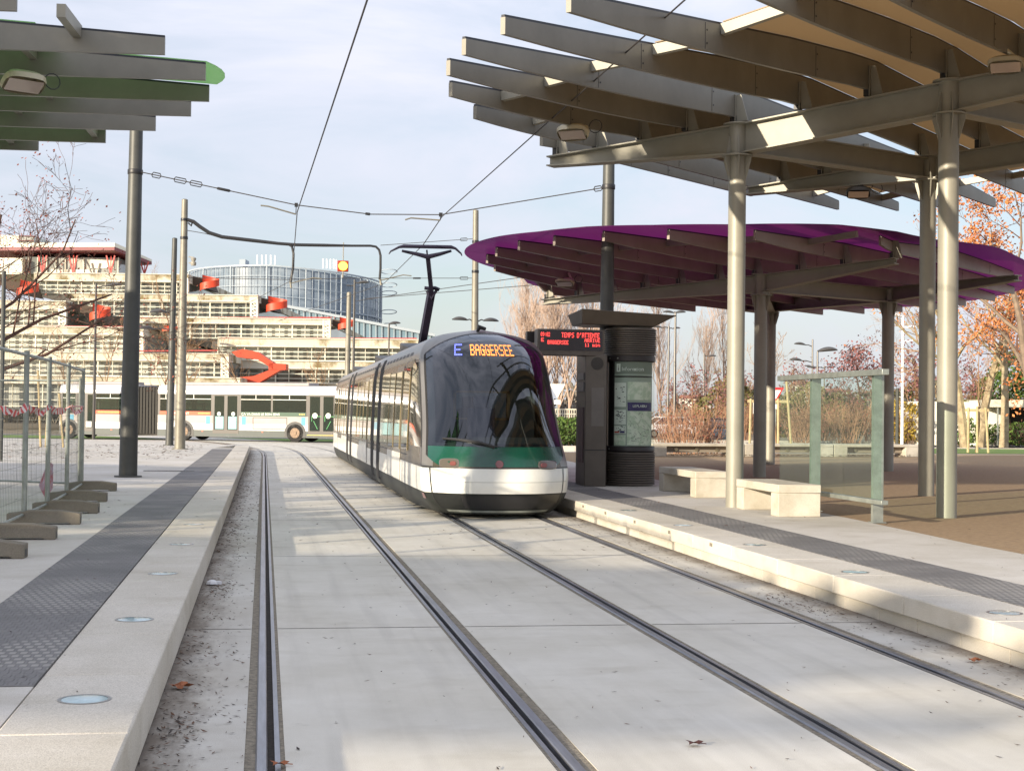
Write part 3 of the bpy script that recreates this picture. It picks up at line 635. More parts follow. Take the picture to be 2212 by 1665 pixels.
def floodlight(parent, p, hang, d, m, size=1.):
    """flat floodlight on a short stalk; p = centre of the housing, hang = fixing point above"""
    d = Vector(d).normalized(); sd = d.cross(_Z).normalized(); p = Vector(p); dn = (-_Z * .85 + d * .5).normalized(); fw = sd.cross(dn).normalized()
    b = MB(); rows = []
    for (o_, a, c) in ((0, .20, .10), (.05, .21, .115), (.10, .17, .09), (.15, .08, .045)):
        rows.append([p - dn * (o_ * size) + sd * (a * size * math.copysign(abs(math.cos(w)) ** .6, math.cos(w))) + fw * (c * size * 1.25 * math.copysign(abs(math.sin(w)) ** .6, math.sin(w))) for w in [2 * math.pi * k / 20 for k in range(21)]])
    b.grid(rows); b.quad(*rows[-1][:-1]); h = b.build('floodlight', m, parent)
    b = MB(); b.quad(*[p + dn * .004 + sd * (x * .17 * size) + fw * (y * .085 * size) for x, y in ((-1, -1), (1, -1), (1, 1), (-1, 1))]); b.build('lamp_glass', mat('flood_glass', lin(196, 180, 170), .1, .3), h)
    b = MB(); s0 = p - sd * (.17 * size) - dn * .08; b.tube([hang, Vector(hang).lerp(s0, .8), s0], .028 * size, 8); b.tube([s0 - fw * .05, s0 + fw * .05], .05 * size, 12); b.build('stalk', m, h)
    b = MB(); q = s0 + sd * -.06; b.tube([q + sd * (-.1 + .1 * math.cos(w)) + _Z * (.1 * math.sin(w) + .05) for w in [k * .55 for k in range(12)]], .008, 5); b.build('cable', black, h)
    return h
lamp_beige = mat('floodlight_shell', lin(196, 188, 164), .4, .2)

# --- yellow canopy on the right
yA = V(7.26, 22.72, PZ); yang = -42
e1 = V(math.cos(R(yang)), math.sin(R(yang)), 0); e2 = V(-e1.y, e1.x, 0)
rt = thing('platform_canopy', 'large canopy of grey fins with amber roof sheets over the right platform', 'canopy', yA, 'station canopies')
ends = [(1169, 315), (1025.6, 256.8), (973, 208.8), (968, 163.3), (1001.6, 119), (1086, 74.8), (1228, 27)]
post = [(1202, 320), (1287.8, 317.5), (1381, 297), (1481, 277), (1585.7, 252), (1723.7, 224.4), (1874.5, 191.3), (2040, 158), (2196.5, 125)]
fins = []
for i, (x, y) in enumerate(post):
    t, Q = onplane(x, y, yA, e1)
    if i < len(ends): v, Q2 = onplane(*ends[i], Q, e2); zL = Q2.z
    else: v, zL = [-8.25, -7.9][i - 7], Q.z - .62
    fins.append((t, Q.z, v, zL, 7.6 - v))
for k, v in enumerate((-7.2, -6.2, -4.6, -1.6)):
    fins.append((fins[8][0] + 1.1 * (k + 1), fins[8][1] + .09 * (k + 1), v, fins[8][1] + .09 * (k + 1) + v * .08, 7.6 - v))
amber = translucent('amber_sheet', lin(186, 166, 134), (.54, .43, .29, 1), .55)
cy = Canopy(rt, V(yA.x, yA.y, 0), e1, e2, fins, fin_paint, amber)
cy.make_fins()
def ytop(t): return cy.par(t)[0] - .15
tip = fins[0][0] - .12
b1 = [(tip, .17), (0, .47), (3.25, .47), (9.0, .2)]
B = MB()
for (a, ha), (c, hc) in zip(b1, b1[1:]): ibeam(B, cy.P(a, 0, ytop(a)), cy.P(c, 0, ytop(c)), ha, hc)
B.build('beam', steel_paint, rt)
C = V(12.07, 26.29, PZ); tC = (C - yA).dot(e1); vC = (C - yA).dot(e2); tB = onplane(2050, 240, yA, e1)[0]
zC = 6.52
tt, QQ = onplane(1617, 402, C, e1); b2 = [(tC + tt, .15), (tC, .42), (tC + 3.4, .42), (tC + 6.5, .25)]
y2 = lambda t: zC + .085 * (t - tC)
B = MB()
for (a, ha), (c, hc) in zip(b2, b2[1:]): ibeam(B, cy.P(a, vC, y2(a)), cy.P(c, vC, y2(c)), ha, hc)
B.build('beam', steel_paint, rt)
B = MB(); ibeam(B, cy.P(.05, .15, ytop(0) - .03), cy.P(tC - .05, vC - .15, zC - .03), .40, .38); B.build('cross_beam', steel_paint, rt)
B = MB(); ibeam(B, cy.P(tB, .15, ytop(tB) - .03), cy.P(tC + 3.4, vC - .15, y2(tC + 3.4) - .03), .40, .38); B.build('cross_beam', steel_paint, rt)
column(rt, yA, ytop(0) + .012, 5.76, .137, steel_paint, R(yang)); column(rt, cy.P(tB, 0, PZ - .004), ytop(tB) + .012, ytop(tB) - .47, .145, steel_paint, R(yang))
column(rt, C, zC + .012, zC - .43, .145, steel_paint, R(yang)); column(rt, cy.P(tC + 3.4, vC, PZ - .004), y2(tC + 3.4), y2(tC + 3.4) - .43, .145, steel_paint, R(yang))
cy.posts([(cy.P(tip, 0, ytop(tip)), cy.P(9, 0, ytop(9))), (cy.P(b2[0][0], vC, y2(b2[0][0])), cy.P(b2[-1][0], vC, y2(b2[-1][0])))], steel_paint)
pur = [(1202, 255, 0), (1150, 254, 1), (1081.8, 196, 2), (1175, 168.3, 3), (1276.4, 135.5, 4), (1408, 100, 5), (1554.5, 60.7, 6), (1716, 14.7, 7)]
pv = []
for (x, y, i) in pur:
    O_ = cy.O + e1 * fins[i][0]; v, _q = onplane(x, y, O_, e2); pv.append(v)
for i, v in enumerate(pv):
    if i > 0: cy.purlin(i, v, steel_paint)
    cy.purlin(i, 7.6 - v, steel_paint)
for i in range(len(fins) - 1):
    v = pv[i] if i < len(pv) else fins[i][2] + 2.6
    if i in (0, 1, 4): v = None
    if v is not None: cy.panel(i, v + .06, 7.6 - v - .06)
p = onplane(1236, 292, cy.O + e1 * fins[2][0], e2)[1]; v_ = (p - cy.O).dot(e2)
floodlight(rt, p, cy.bot(fins[2][0], v_), (-.5, -.85, 0), lamp_beige, 1.15)
p = cy.P(tC - 1.3, vC - .1, y2(tC - 1.3) - .5); floodlight(rt, p, p + V(0, 0, .2), (-.3, -.9, 0), mat('flood_dark', lin(70, 66, 60), .5), 1.1)
p = cy.bot(fins[8][0], -.6, -.2); floodlight(rt, p, p + V(0, 0, .25), (-.5, -.85, 0), lamp_beige, 1.15)

# --- purple canopy further along the platform
E_ = V(11.55, 34.25, PZ); pang = -47
e1p = V(math.cos(R(pang)), math.sin(R(pang)), 0); e2p = V(-e1p.y, e1p.x, 0)
rp_ = thing('platform_canopy', 'oval purple canopy on fins and posts behind the information kiosk', 'canopy', E_, 'station canopies')
ends = [(1156.7, 609), (1068.5, 585.5), (1052, 568.7), (1072, 554), (1120.6, 540.5), (1197, 530.7), (1303.6, 520.9), (1443.5, 517), (1630, 518.5), (1900.8, 529)]
post = [(1182, 609), (1246.7, 619), (1318, 612), (1389, 603), (1466, 595), (1548.5, 587.5), (1630, 579.5), (1724.5, 568.8), (1821, 558.4), (1928, 537)]
fins = []
for i, (x, y) in enumerate(post):
    t, Q = onplane(x, y, E_, e1p); v, Q2 = onplane(*ends[i], Q, e2p)
    zz = 5.17 + .055 * t; fins.append((t, zz if i < 9 else zz + .03, v, Q2.z, 7.0 - v))
purple = translucent('purple_sheet', lin(104, 58, 106), (.40, .135, .355, 1), .72)
cpu = Canopy(rp_, V(E_.x, E_.y, 0), e1p, e2p, fins, mat('fin_paint_purple', lin(148, 138, 128), .45, .3, var=.12, vscale=.9), purple, slope2=.0, hmax=.36, taper=4, sag=.03)
cpu.make_fins()
ptop = lambda t: cpu.par(t)[0] - .13
B = MB(); bb_ = [(fins[0][0] - .1, .14), (0, .42), (fins[-1][0] + .1, .14)]
for (a, ha), (c, hc) in zip(bb_, bb_[1:]): ibeam(B, cpu.P(a, 0, ptop(a)), cpu.P(c, 0, ptop(c)), ha, hc)
B.build('beam', steel_paint, rp_)
Fb, Gb = V(14.89, 43.24, PZ), V(16.58, 38.54, PZ); zG = 5.22
dFG = (Gb - Fb).normalized(); T0, T1 = V(Fb.x, Fb.y, zG) - dFG * 2.2, V(Gb.x, Gb.y, zG) + dFG * 4.5
B = MB(); ibeam(B, T0, V(Fb.x, Fb.y, zG), .15, .4); ibeam(B, V(Fb.x, Fb.y, zG), V(Gb.x, Gb.y, zG), .4, .4); ibeam(B, V(Gb.x, Gb.y, zG), T1, .4, .15); B.build('beam', steel_paint, rp_)
B = MB(); ibeam(B, V(E_.x, E_.y, ptop(0) - .03), V(Gb.x, Gb.y, zG - .03), .38, .38); B.build('cross_beam', steel_paint, rp_)
B = MB(); ibeam(B, V(E_.x, E_.y, ptop(0) - .03), V(Fb.x, Fb.y, zG - .03), .38, .38); B.build('cross_beam', steel_paint, rp_)
column(rp_, E_, ptop(0) + .01, 4.56, .15, steel_paint, R(pang)); column(rp_, Fb, zG + .01, zG - .42, .16, steel_paint); column(rp_, Gb, zG + .01, zG - .42, .165, steel_paint)
cpu.posts([(cpu.P(bb_[0][0], 0, ptop(bb_[0][0])), cpu.P(bb_[-1][0], 0, ptop(bb_[-1][0])))], steel_paint)
def pell(t): # roof sheet outline, a little outside the fin ends
    u = max(0., 1 - ((t + 1.42) / 5.75) ** 2) ** .5; return 3.5 - 10.75 * u
# one sheet per bay, its two ends following the oval
for i in range(-1, len(fins)):
    t0 = -1.42 - 5.74 if i < 0 else fins[i][0] + .006; t1 = -1.42 + 5.74 if i == len(fins) - 1 else fins[i + 1][0] - .006
    if t1 <= t0: continue
    rows = []
    for j in range(9):
        t = t0 + (t1 - t0) * j / 8; a = pell(t); c = 7.0 - a; tq = min(max(t, fins[0][0]), fins[-1][0])
        rows.append([cpu.P(t, a + (c - a) * q / 20, cpu.zbot(tq, max(a + (c - a) * q / 20, cpu.par(tq)[1])) + cpu.h(tq, a + (c - a) * q / 20) + .034) for q in range(21)])
    b = MB(); b.grid(rows); b.grid([[p + V(0, 0, .014) for p in r] for r in rows])
    rim = rows[0] + [r[-1] for r in rows[1:]] + rows[-1][-2::-1] + [r[0] for r in rows[-2:0:-1]]; rim.append(rim[0]); b.grid([rim, [p + V(0, 0, .014) for p in rim]])
    b.build('roof_panel', purple, rp_)
for i in range(1, 9): cpu.purlin(i, min(fins[i][2], fins[i + 1][2]) + 2.4, steel_paint)
p = onplane(1219, 614, cpu.O + e1p * fins[2][0], e2p)[1]; floodlight(rp_, p, p + V(0.1, 0, .28), (-.5, -.85, 0), lamp_beige, 1.1)

# --- green canopy on the left
gang = 176.; e2g = V(math.cos(R(gang)), math.sin(R(gang)), 0); e1g = V(e2g.y, -e2g.x, 0)
ZG = 5.9
gends = [(36, 25), (356, 119), (444, 174), (451.7, 220), (412.4, 251.7), (336, 283), (228, 309), (83, 326)]
O_ = V(-6.5, 20.5, 0)
rg = thing('platform_canopy', 'grey finned canopy with green roof sheets reaching in from the upper left corner', 'canopy', (O_.x, O_.y, PZ), 'station canopies')
fins = []
for p_ in gends:
    q = gp(*p_, ZG); t = (q - O_).dot(e1g); v = (q - O_).dot(e2g); v = v if abs(v) > .1 else -.1
    fins.append((t, ZG + .04, v, ZG, 9. - v))
fins.sort()
# fins run right (v<0) of the left beam; all bottoms level
green = translucent('green_sheet', lin(160, 212, 140), (.56, .78, .47, 1), .72)
cg = Canopy(rg, O_, e1g, e2g, fins, fin_paint, green, slope2=.0, hmax=.45, hmin=.2, taper=5, sag=.02)
cg.make_fins()
edge = {0: -4.2, 1: -2.6, 2: -.74, 3: -2.9, 4: -3.6, 5: -2.7, 6: -4.2}
for i in range(7):
    v0 = (V(edge[i], O_.y, 0) - O_).dot(e2g); 
    if i == 2: cg.panel(2, v0, 9 - v0, .17)
    else: cg.panel(i, v0, 9. - v0)
    cg.purlin(i, v0 + (.3 if i != 2 else 3.4), steel_paint)
cg.purlin(0, -3.72, steel_paint) if False else None
# loose purlin end that sticks out past the second nearest fin
a = atD(170, 105, (gp(356, 119, ZG) - CAM).dot(_F0)); a = cg.top(fins[1][0], (a - O_).dot(e2g), -.02); b = MB(); b.bar(a + e1g * .03, a - e1g * .95, .1, .15); b.build('purlin', steel_paint, rg)
zt = ZG - .1
for v0 in (1.2, 8.2):
    B = MB(); ibeam(B, cg.P(fins[0][0] - .2, v0, zt), cg.P(fins[0][0] + 2.6, v0, zt), .18, .45); ibeam(B, cg.P(fins[0][0] + 2.6, v0, zt), cg.P(fins[0][0] + 6.4, v0, zt), .45, .45); ibeam(B, cg.P(fins[0][0] + 6.4, v0, zt), cg.P(fins[-1][0] + .2, v0, zt), .45, .18)
    B.build('beam', steel_paint, rg)
    for t in (fins[0][0] + 2.6, fins[0][0] + 6.4): column(rg, cg.P(t, v0, PZ), zt, zt - .47, .14, steel_paint, R(gang))
p = atD(52, 186, (gp(444, 174, ZG) - CAM).dot(_F0) - .6); floodlight(rg, p, V(p.x - .13, p.y + .35, ZG + .02), (.5, -.85, 0), lamp_beige, 1.3)

# unseen copies added further left, out of view, to cast shade across the platforms and tracks
for (dx, dy, lb) in ((-20.0, -2.3, 'unseen green finned canopy added for its shade beyond the left edge, farthest along'), (-19.4, -13.6, 'unseen green finned canopy added for its shade beyond the left edge, second along'), (-15.0, -25.2, 'unseen green finned canopy added for its shade behind the camera at left')):
    dup(rg, (O_.x + dx, O_.y + dy, PZ), lb)

# ------------------------------------------------------------------ tram
def interp(tab, z):
    if z <= tab[0][0]: return tab[0][1]
    for (a, u), (c, v) in zip(tab, tab[1:]):
        if z <= c: return u + (v - u) * (z - a) / (c - a)
    return tab[-1][1]
def smoothtab(tab):                               # cubic through the table, sampled finely
    xs = [p[0] for p in tab]; ys = [p[1] for p in tab]; n = len(xs); out = []
    m = [((ys[min(i + 1, n - 1)] - ys[max(i - 1, 0)]) / (xs[min(i + 1, n - 1)] - xs[max(i - 1, 0)])) for i in range(n)]
    for i in range(n - 1):
        h = xs[i + 1] - xs[i]
        for k in range(8):
            t = k / 8; out.append((xs[i] + h * t, (2 * t**3 - 3 * t**2 + 1) * ys[i] + (t**3 - 2 * t**2 + t) * h * m[i] + (-2 * t**3 + 3 * t**2) * ys[i + 1] + (t**3 - t**2) * h * m[i + 1]))
    return out + [(xs[-1], ys[-1])]
XC, Y0 = 3.735, 23.65
HW = smoothtab([(.08, 1.10), (.3, 1.185), (.8, 1.2), (1.05, 1.195), (1.6, 1.18), (2.1, 1.16), (2.55, 1.13), (2.75, 1.085), (2.92, .97), (3.05, .74), (3.13, .40), (3.17, .06)])
HF = smoothtab([(.08, .88), (.25, 1.08), (.42, 1.165), (.8, 1.2), (1.05, 1.18), (1.5, 1.14), (2.0, 1.12), (2.5, 1.10), (2.75, 1.06), (2.92, .95), (3.05, .71), (3.13, .36), (3.17, .05)])
YF = smoothtab([(.08, .12), (.25, .05), (.42, .0), (.6, .0), (.8, .05), (1.0, .10), (1.15, .16), (1.5, .33), (2.0, .62), (2.4, .92), (2.7, 1.25), (2.9, 1.6), (3.02, 1.95), (3.1, 2.35), (3.16, 2.8)])
KF = smoothtab([(.08, .5), (.4, .62), (.8, .68), (1.15, .85), (1.8, 1.05), (2.4, 1.15), (2.8, 1.1), (3.0, .85), (3.16, .45)])
YB = Y0 + 3.5; YE = 57.2
def TS(a, z, eps=0.):
    y = Y0 + interp(YF, z) + interp(KF, z) * abs(a) ** 2.5; x = XC + a * interp(HF, z)
    return V(x + math.copysign(eps * .8 * abs(a) ** 2, a), y - eps * (1 - .5 * abs(a)), z + eps * .35)
def TB(sd, y, z, eps=0.):                        # side surface behind the nose corner, sd = -1 or 1
    yc = Y0 + interp(YF, z) + interp(KF, z); t = max(0, min(1, (y - yc) / max(.05, YB - yc))); t = t * (2 - t)
    tail = 1 - .10 * max(0, (y - YE + 1.6) / 1.6) ** 2
    return V(XC + sd * ((interp(HF, z) * (1 - t) + interp(HW, z) * t) * tail + eps), y, z)
def ycorn(z): return Y0 + interp(YF, z) + interp(KF, z)
tram = thing('tram', 'silver, green and white tram with a big curved windscreen standing at the right platform', 'tram', (XC, Y0 + 1, 0))
t_silver = mat('tram_silver', lin(136, 132, 126), .28, .55, var=.08, vscale=2)
t_bronze = mat('tram_bronze', lin(104, 96, 84), .25, .6, var=.12, vscale=3)
t_white = mat('tram_white', lin(226, 226, 220), .28, var=.05, vscale=2.5, coat=.4)
t_green = mat('tram_green', lin(16, 70, 56), .25, var=.1, vscale=2, coat=.5)
t_glass = glass('tram_windscreen', (.46, .54, .56, 1), .075, .015, .9, True)
t_side = mat('tram_side_glass', lin(38, 40, 40), .035, spec=.8, coat=.3)
t_dark = mat('tram_underside', lin(30, 34, 32), .5, var=.2, vscale=4)
zt = lambda a: 3.05 - .34 * abs(a / .93) ** 3.6
def shell(z0, z1, nz, name, m, ys=None, eps=0., na=28, hole=False):
    zs = [z0 + (z1 - z0) * i / nz for i in range(nz + 1)]; b = MB(); rows = []
    ys = ys or [YB, 29, 33, 37, 41, 45, 49, 53, 55.6, 56.4, YE]
    for z in zs:
        yc = ycorn(z); back = [yc + (YB - yc) * k / 6 for k in range(1, 7)]; allb = back + [y for y in ys if y > YB]
        L_ = [TB(-1, y, z, eps) for y in reversed(allb)]; F_ = [TS(-1 + 2 * k / na, z, eps) for k in range(na + 1)]; R_ = [TB(1, y, z, eps) for y in allb]
        rows.append(L_ + F_ + R_)
    b.grid(rows)
    if hole:                                     # opening behind the windscreen
        nr = len(rows[0]); nl = (nr - na - 1) // 2; keep = []
        for fi, f_ in enumerate(b.f):
            j, i = divmod(min(f_), nr); a = -1 + 2 * (i - nl + .5) / na; z = (zs[j] + zs[j + 1]) / 2
            if not (abs(a) < .885 and 1.13 < z < zt(a) - .07): keep.append(fi)
        b.f = [b.f[k] for k in keep]; b.m = [0] * len(b.f)
    # closed tail
    for r0, r1 in zip(rows, rows[1:]): b.quad(r0[0], r1[0], r1[-1], r0[-1])
    return b.build(name, m, tram, smooth=50)
shell(.81, 2.62, 44, 'body_side', t_bronze, na=60, hole=True)
shell(2.62, 3.165, 24, 'roof', t_silver, na=60, hole=True)
shell(.41, .808, 6, 'bumper_skirt', t_white, eps=.004)
shell(.08, .408, 5, 'underbody', t_dark)
def patch(name, a0, a1, zl, zh, na, nz, eps, m, parent=tram):
    rows = []
    for j in range(nz + 1):
        rows.append([])
        for i in range(na + 1):
            a = a0 + (a1 - a0) * i / na; lo = zl(a) if callable(zl) else zl; hi = zh(a) if callable(zh) else zh
            rows[-1].append(TS(a, lo + (hi - lo) * j / nz, eps))
    b = MB(); b.grid(rows)
    rim = rows[0] + [r[-1] for r in rows[1:]] + rows[-1][-2::-1] + [r[0] for r in rows[-2:0:-1]]; rim.append(rim[0])
    b.grid([rim, [p + V(0, .012, 0) for p in rim]]); return b.build(name, m, parent, smooth=50)
zg = lambda a: .83 + 2.4 * max(0, abs(a) - .74) ** 1.7
for s_, nm_ in ((-1, 'windscreen_pillar'), (1, 'windscreen_pillar')):
    patch(nm_, s_ * .87, s_ * .999, .83, 3.0, 4, 30, .004, t_silver)
patch('windscreen_surround', -.95, .95, lambda a: zt(a) - .05, lambda a: min(3.12, zt(a) + .06), 30, 3, .003, t_silver)
patch('glass_frit', -.94, .94, lambda a: zt(a) - .15, lambda a: zt(a) + .01, 40, 3, .006, black)
for s_ in (-1, 1): patch('glass_frit', s_ * .845, s_ * .945, 1.1, zt, 3, 30, .0065, black)
patch('glass_frit', -.94, .94, 1.09, 1.20, 36, 2, .006, black)
cab_m = mat('cab_grey', lin(112, 112, 108), .6); cabd = mat('cab_dark', lin(52, 54, 54), .7)
b = MB(); b.prism([(XC - 1.0, Y0 + 1.15), (XC - .5, Y0 + .55), (XC + .5, Y0 + .55), (XC + 1.0, Y0 + 1.15), (XC + .95, Y0 + 1.5), (XC - .95, Y0 + 1.5)], .5, [1.1, 1.13, 1.13, 1.1, 1.3, 1.3]); b.build('dashboard', cabd, tram, bevel=.03)
b = MB(); b.box((XC, Y0 + 2.2, .98), (.5, .5, .14)); b.box((XC, Y0 + 2.45, 1.4), (.48, .12, .75)); b.box((XC, Y0 + 2.47, 1.88), (.28, .1, .22)); b.box((XC, Y0 + 2.2, .7), (.16, .16, .5)); b.build('driver_seat', mat('seat_cloth', lin(64, 70, 92), .85), tram, bevel=.03)
b = MB(); b.bb((XC - 1.08, Y0 + 3.2, .5), (XC + 1.08, Y0 + 3.26, 1.6)); b.bb((XC - 1.06, Y0 + 3.2, 2.06), (XC + 1.06, Y0 + 3.26, 2.75)); b.bb((XC - 1.08, Y0 + 3.2, 1.6), (XC - .36, Y0 + 3.26, 2.06)); b.bb((XC + .58, Y0 + 3.2, 1.6), (XC + 1.08, Y0 + 3.26, 2.06)); bh = b.build('bulkhead', cab_m, tram)
b = MB()
for p_, q_ in (((-.40, 1.57), (.62, 1.61)), ((-.40, 2.05), (.62, 2.09)), ((-.40, 1.57), (-.35, 2.09)), ((.57, 1.57), (.62, 2.09))): b.bb((XC + p_[0], Y0 + 3.17, p_[1]), (XC + q_[0], Y0 + 3.2, q_[1]))
b.build('window_frame', mat('cab_frame_tan', lin(190, 150, 104), .5), bh)
b = MB(); b.bb((XC - .34, Y0 + 3.22, 1.6), (XC + .57, Y0 + 3.23, 2.06)); b.build('bulkhead_glass', t_side, bh)
ws = patch('windscreen', -.93, .93, 1.15, zt, 36, 30, .012, t_glass)
patch('front_panel', -.93, .93, zg, 1.147, 36, 8, .012, t_green)
patch('glass_seal', -.945, .945, lambda a: zt(a) - .012, lambda a: zt(a) + .012, 36, 1, .014, black)
for s_ in (-1, 1):
    patch('glass_seal', s_ * .93, s_ * .952, lambda a: zg(a), lambda a: zt(a), 1, 30, .013, rubber)
patch('panel_seam', -1, 1, .803, .82, 36, 1, .007, black)
for s_ in (-1, 1): patch('bumper_seam', s_ * .90, s_ * .915, .12, .80, 1, 14, .007, black)
patch('front_fairing', -.89, .89, .10, .395, 24, 6, .008, mat('tram_fairing', lin(30, 32, 32), .35))
patch('fairing_lip', -.86, .86, .10, .135, 24, 1, .022, galv)
patch('fairing_panel', -.55, .55, .17, .36, 12, 4, .013, black)
patch('bumper_edge', -.97, .97, .585, .60, 30, 1, .0065, mat('tram_white_edge', lin(198, 198, 192), .35))
# project photo marks on to the nose
def prj(P):
    q = P - CAM; w_ = q.dot(FWD); return CX + FPX * q.dot(RGT) / w_, CY - FPX * q.dot(UPV) / w_
def nose(x, y, a=0., z=1.5):
    for _ in range(30):
        px, py = prj(TS(a, z)); dx, dy = x - px, y - py
        pa, pz = prj(TS(a + .01, z)), prj(TS(a, z + .01))
        j11, j12, j21, j22 = (pa[0] - px) / .01, (pz[0] - px) / .01, (pa[1] - py) / .01, (pz[1] - py) / .01
        det = j11 * j22 - j12 * j21
        a += max(-.2, min(.2, (dx * j22 - dy * j12) / det)); z += max(-.3, min(.3, (j11 * dy - j21 * dx) / det))
        a = max(-.98, min(.98, a)); z = max(.1, min(3.1, z))
    return a, z
def led(name, body, x0, x1, ytop, ybot, cells, m, keep=lambda r: True):
    a0, zb = nose(x0, ybot, -.2, 2.7); a1, _z = nose(x1, ybot, .2, 2.7); _a, ztp = nose((x0 + x1) / 2, ytop, 0, 2.75)
    b = MB(); fx, fy = .82, .8
    for (c, r) in dots(body):
        if not keep(r): continue
        q = [TS(a0 + (a1 - a0) * u / cells, zb + (ztp - zb) * v / 7, .022) for u, v in ((c, r), (c + fx, r), (c + fx, r + fy), (c, r + fy))]
        b.quad(*q)
    return b.build(name, m, tram, smooth=0)
led('destination_text', 'BAGGERSEE', 1017, 1110, 745, 768.5, 53, mat('led_amber', (1, .28, .05, 1), .5, emit=1.25, ecol=(1, .30, .06, 1)))
led('route_letter', 'E', 982, 999, 743.5, 768.5, 5, mat('led_blue', (.12, .16, 1, 1), .5, emit=.8, ecol=(.14, .17, .9, 1)), lambda r: True)
# wiper, headlights, badge lamp
wp = [nose(x, y, 0, 1.2) for x, y in ((958, 948), (985, 950), (1010, 953), (1034, 957), (1056, 963), (1074, 967))]
b = MB(); b.tube([TS(a, z, .035) for a, z in wp], [.016, .022, .028, .032, .02, .012], 6); b.tube([TS(*wp[0], .02), TS(*wp[3], .022)], .012, 5)
b.tube([TS(*nose(1068, 968, 0, 1.1), .02), TS(*nose(1034, 957, 0, 1.2), .04)], .02, 6); b.build('wiper', black, tram)
hl_glass = mat('headlight_glass', lin(92, 84, 80), .08, spec=.8, coat=.4); red_l = mat('red_lens', lin(112, 60, 58), .25, coat=.3)
def nose_pad(name, x0, x1, y0_, y1_, m, eps, parent=tram, n=20, p=.55):
    b = MB(); cx, cy_ = (x0 + x1) / 2, (y0_ + y1_) / 2; ring = []
    for k in range(n):
        w_ = 2 * math.pi * k / n; ring.append((cx + (x1 - x0) / 2 * math.copysign(abs(math.cos(w_)) ** p, math.cos(w_)), cy_ + (y1_ - y0_) / 2 * math.copysign(abs(math.sin(w_)) ** p, math.sin(w_))))
    P = [TS(*nose(x, y, 0, .95), eps) for x, y in ring]; Q = [TS(*nose(cx + (x - cx) * .9, cy_ + (y - cy_) * .85, 0, .95), eps + .008) for x, y in ring]
    b.grid([P + [P[0]], Q + [Q[0]]]); b.quad(*Q); return b.build(name, m, parent)
for x0, x1, y0_, y1_ in ((949, 992, 990, 1011), (1162, 1202, 995, 1014)):
    h = nose_pad('headlight', x0, x1, y0_, y1_, hl_glass, .014)
    xr = x1 - 13 if x0 < 1000 else x0 + 12
    nose_pad('tail_lens', xr - 7, xr + 7, (y0_ + y1_) / 2 - 4, (y0_ + y1_) / 2 + 6, red_l, .024, h, 14, .8)
nose_pad('centre_lamp', 1070, 1087.5, 994.5, 1012, mat('lamp_maroon', lin(112, 70, 74), .2, coat=.4), .014, n=24, p=1.)
for s_ in (-1, 1):
    b = MB(); b.grid([[TB(s_, ycorn(.34) + .05 + .16 * i, .30 + .09 * j, .012) for i in range(3)] for j in range(2)]); b.build('marker_light', red_l, tram, smooth=0)
# roof tidbits
q = TS(-.12, 3.1); b = MB(); b.tube([q + V(-.02, .1, 0), q + V(0, .06, .09), q + V(.12, .1, .06)], [.03, .05, .03], 8); b.build('aerial', black, tram)
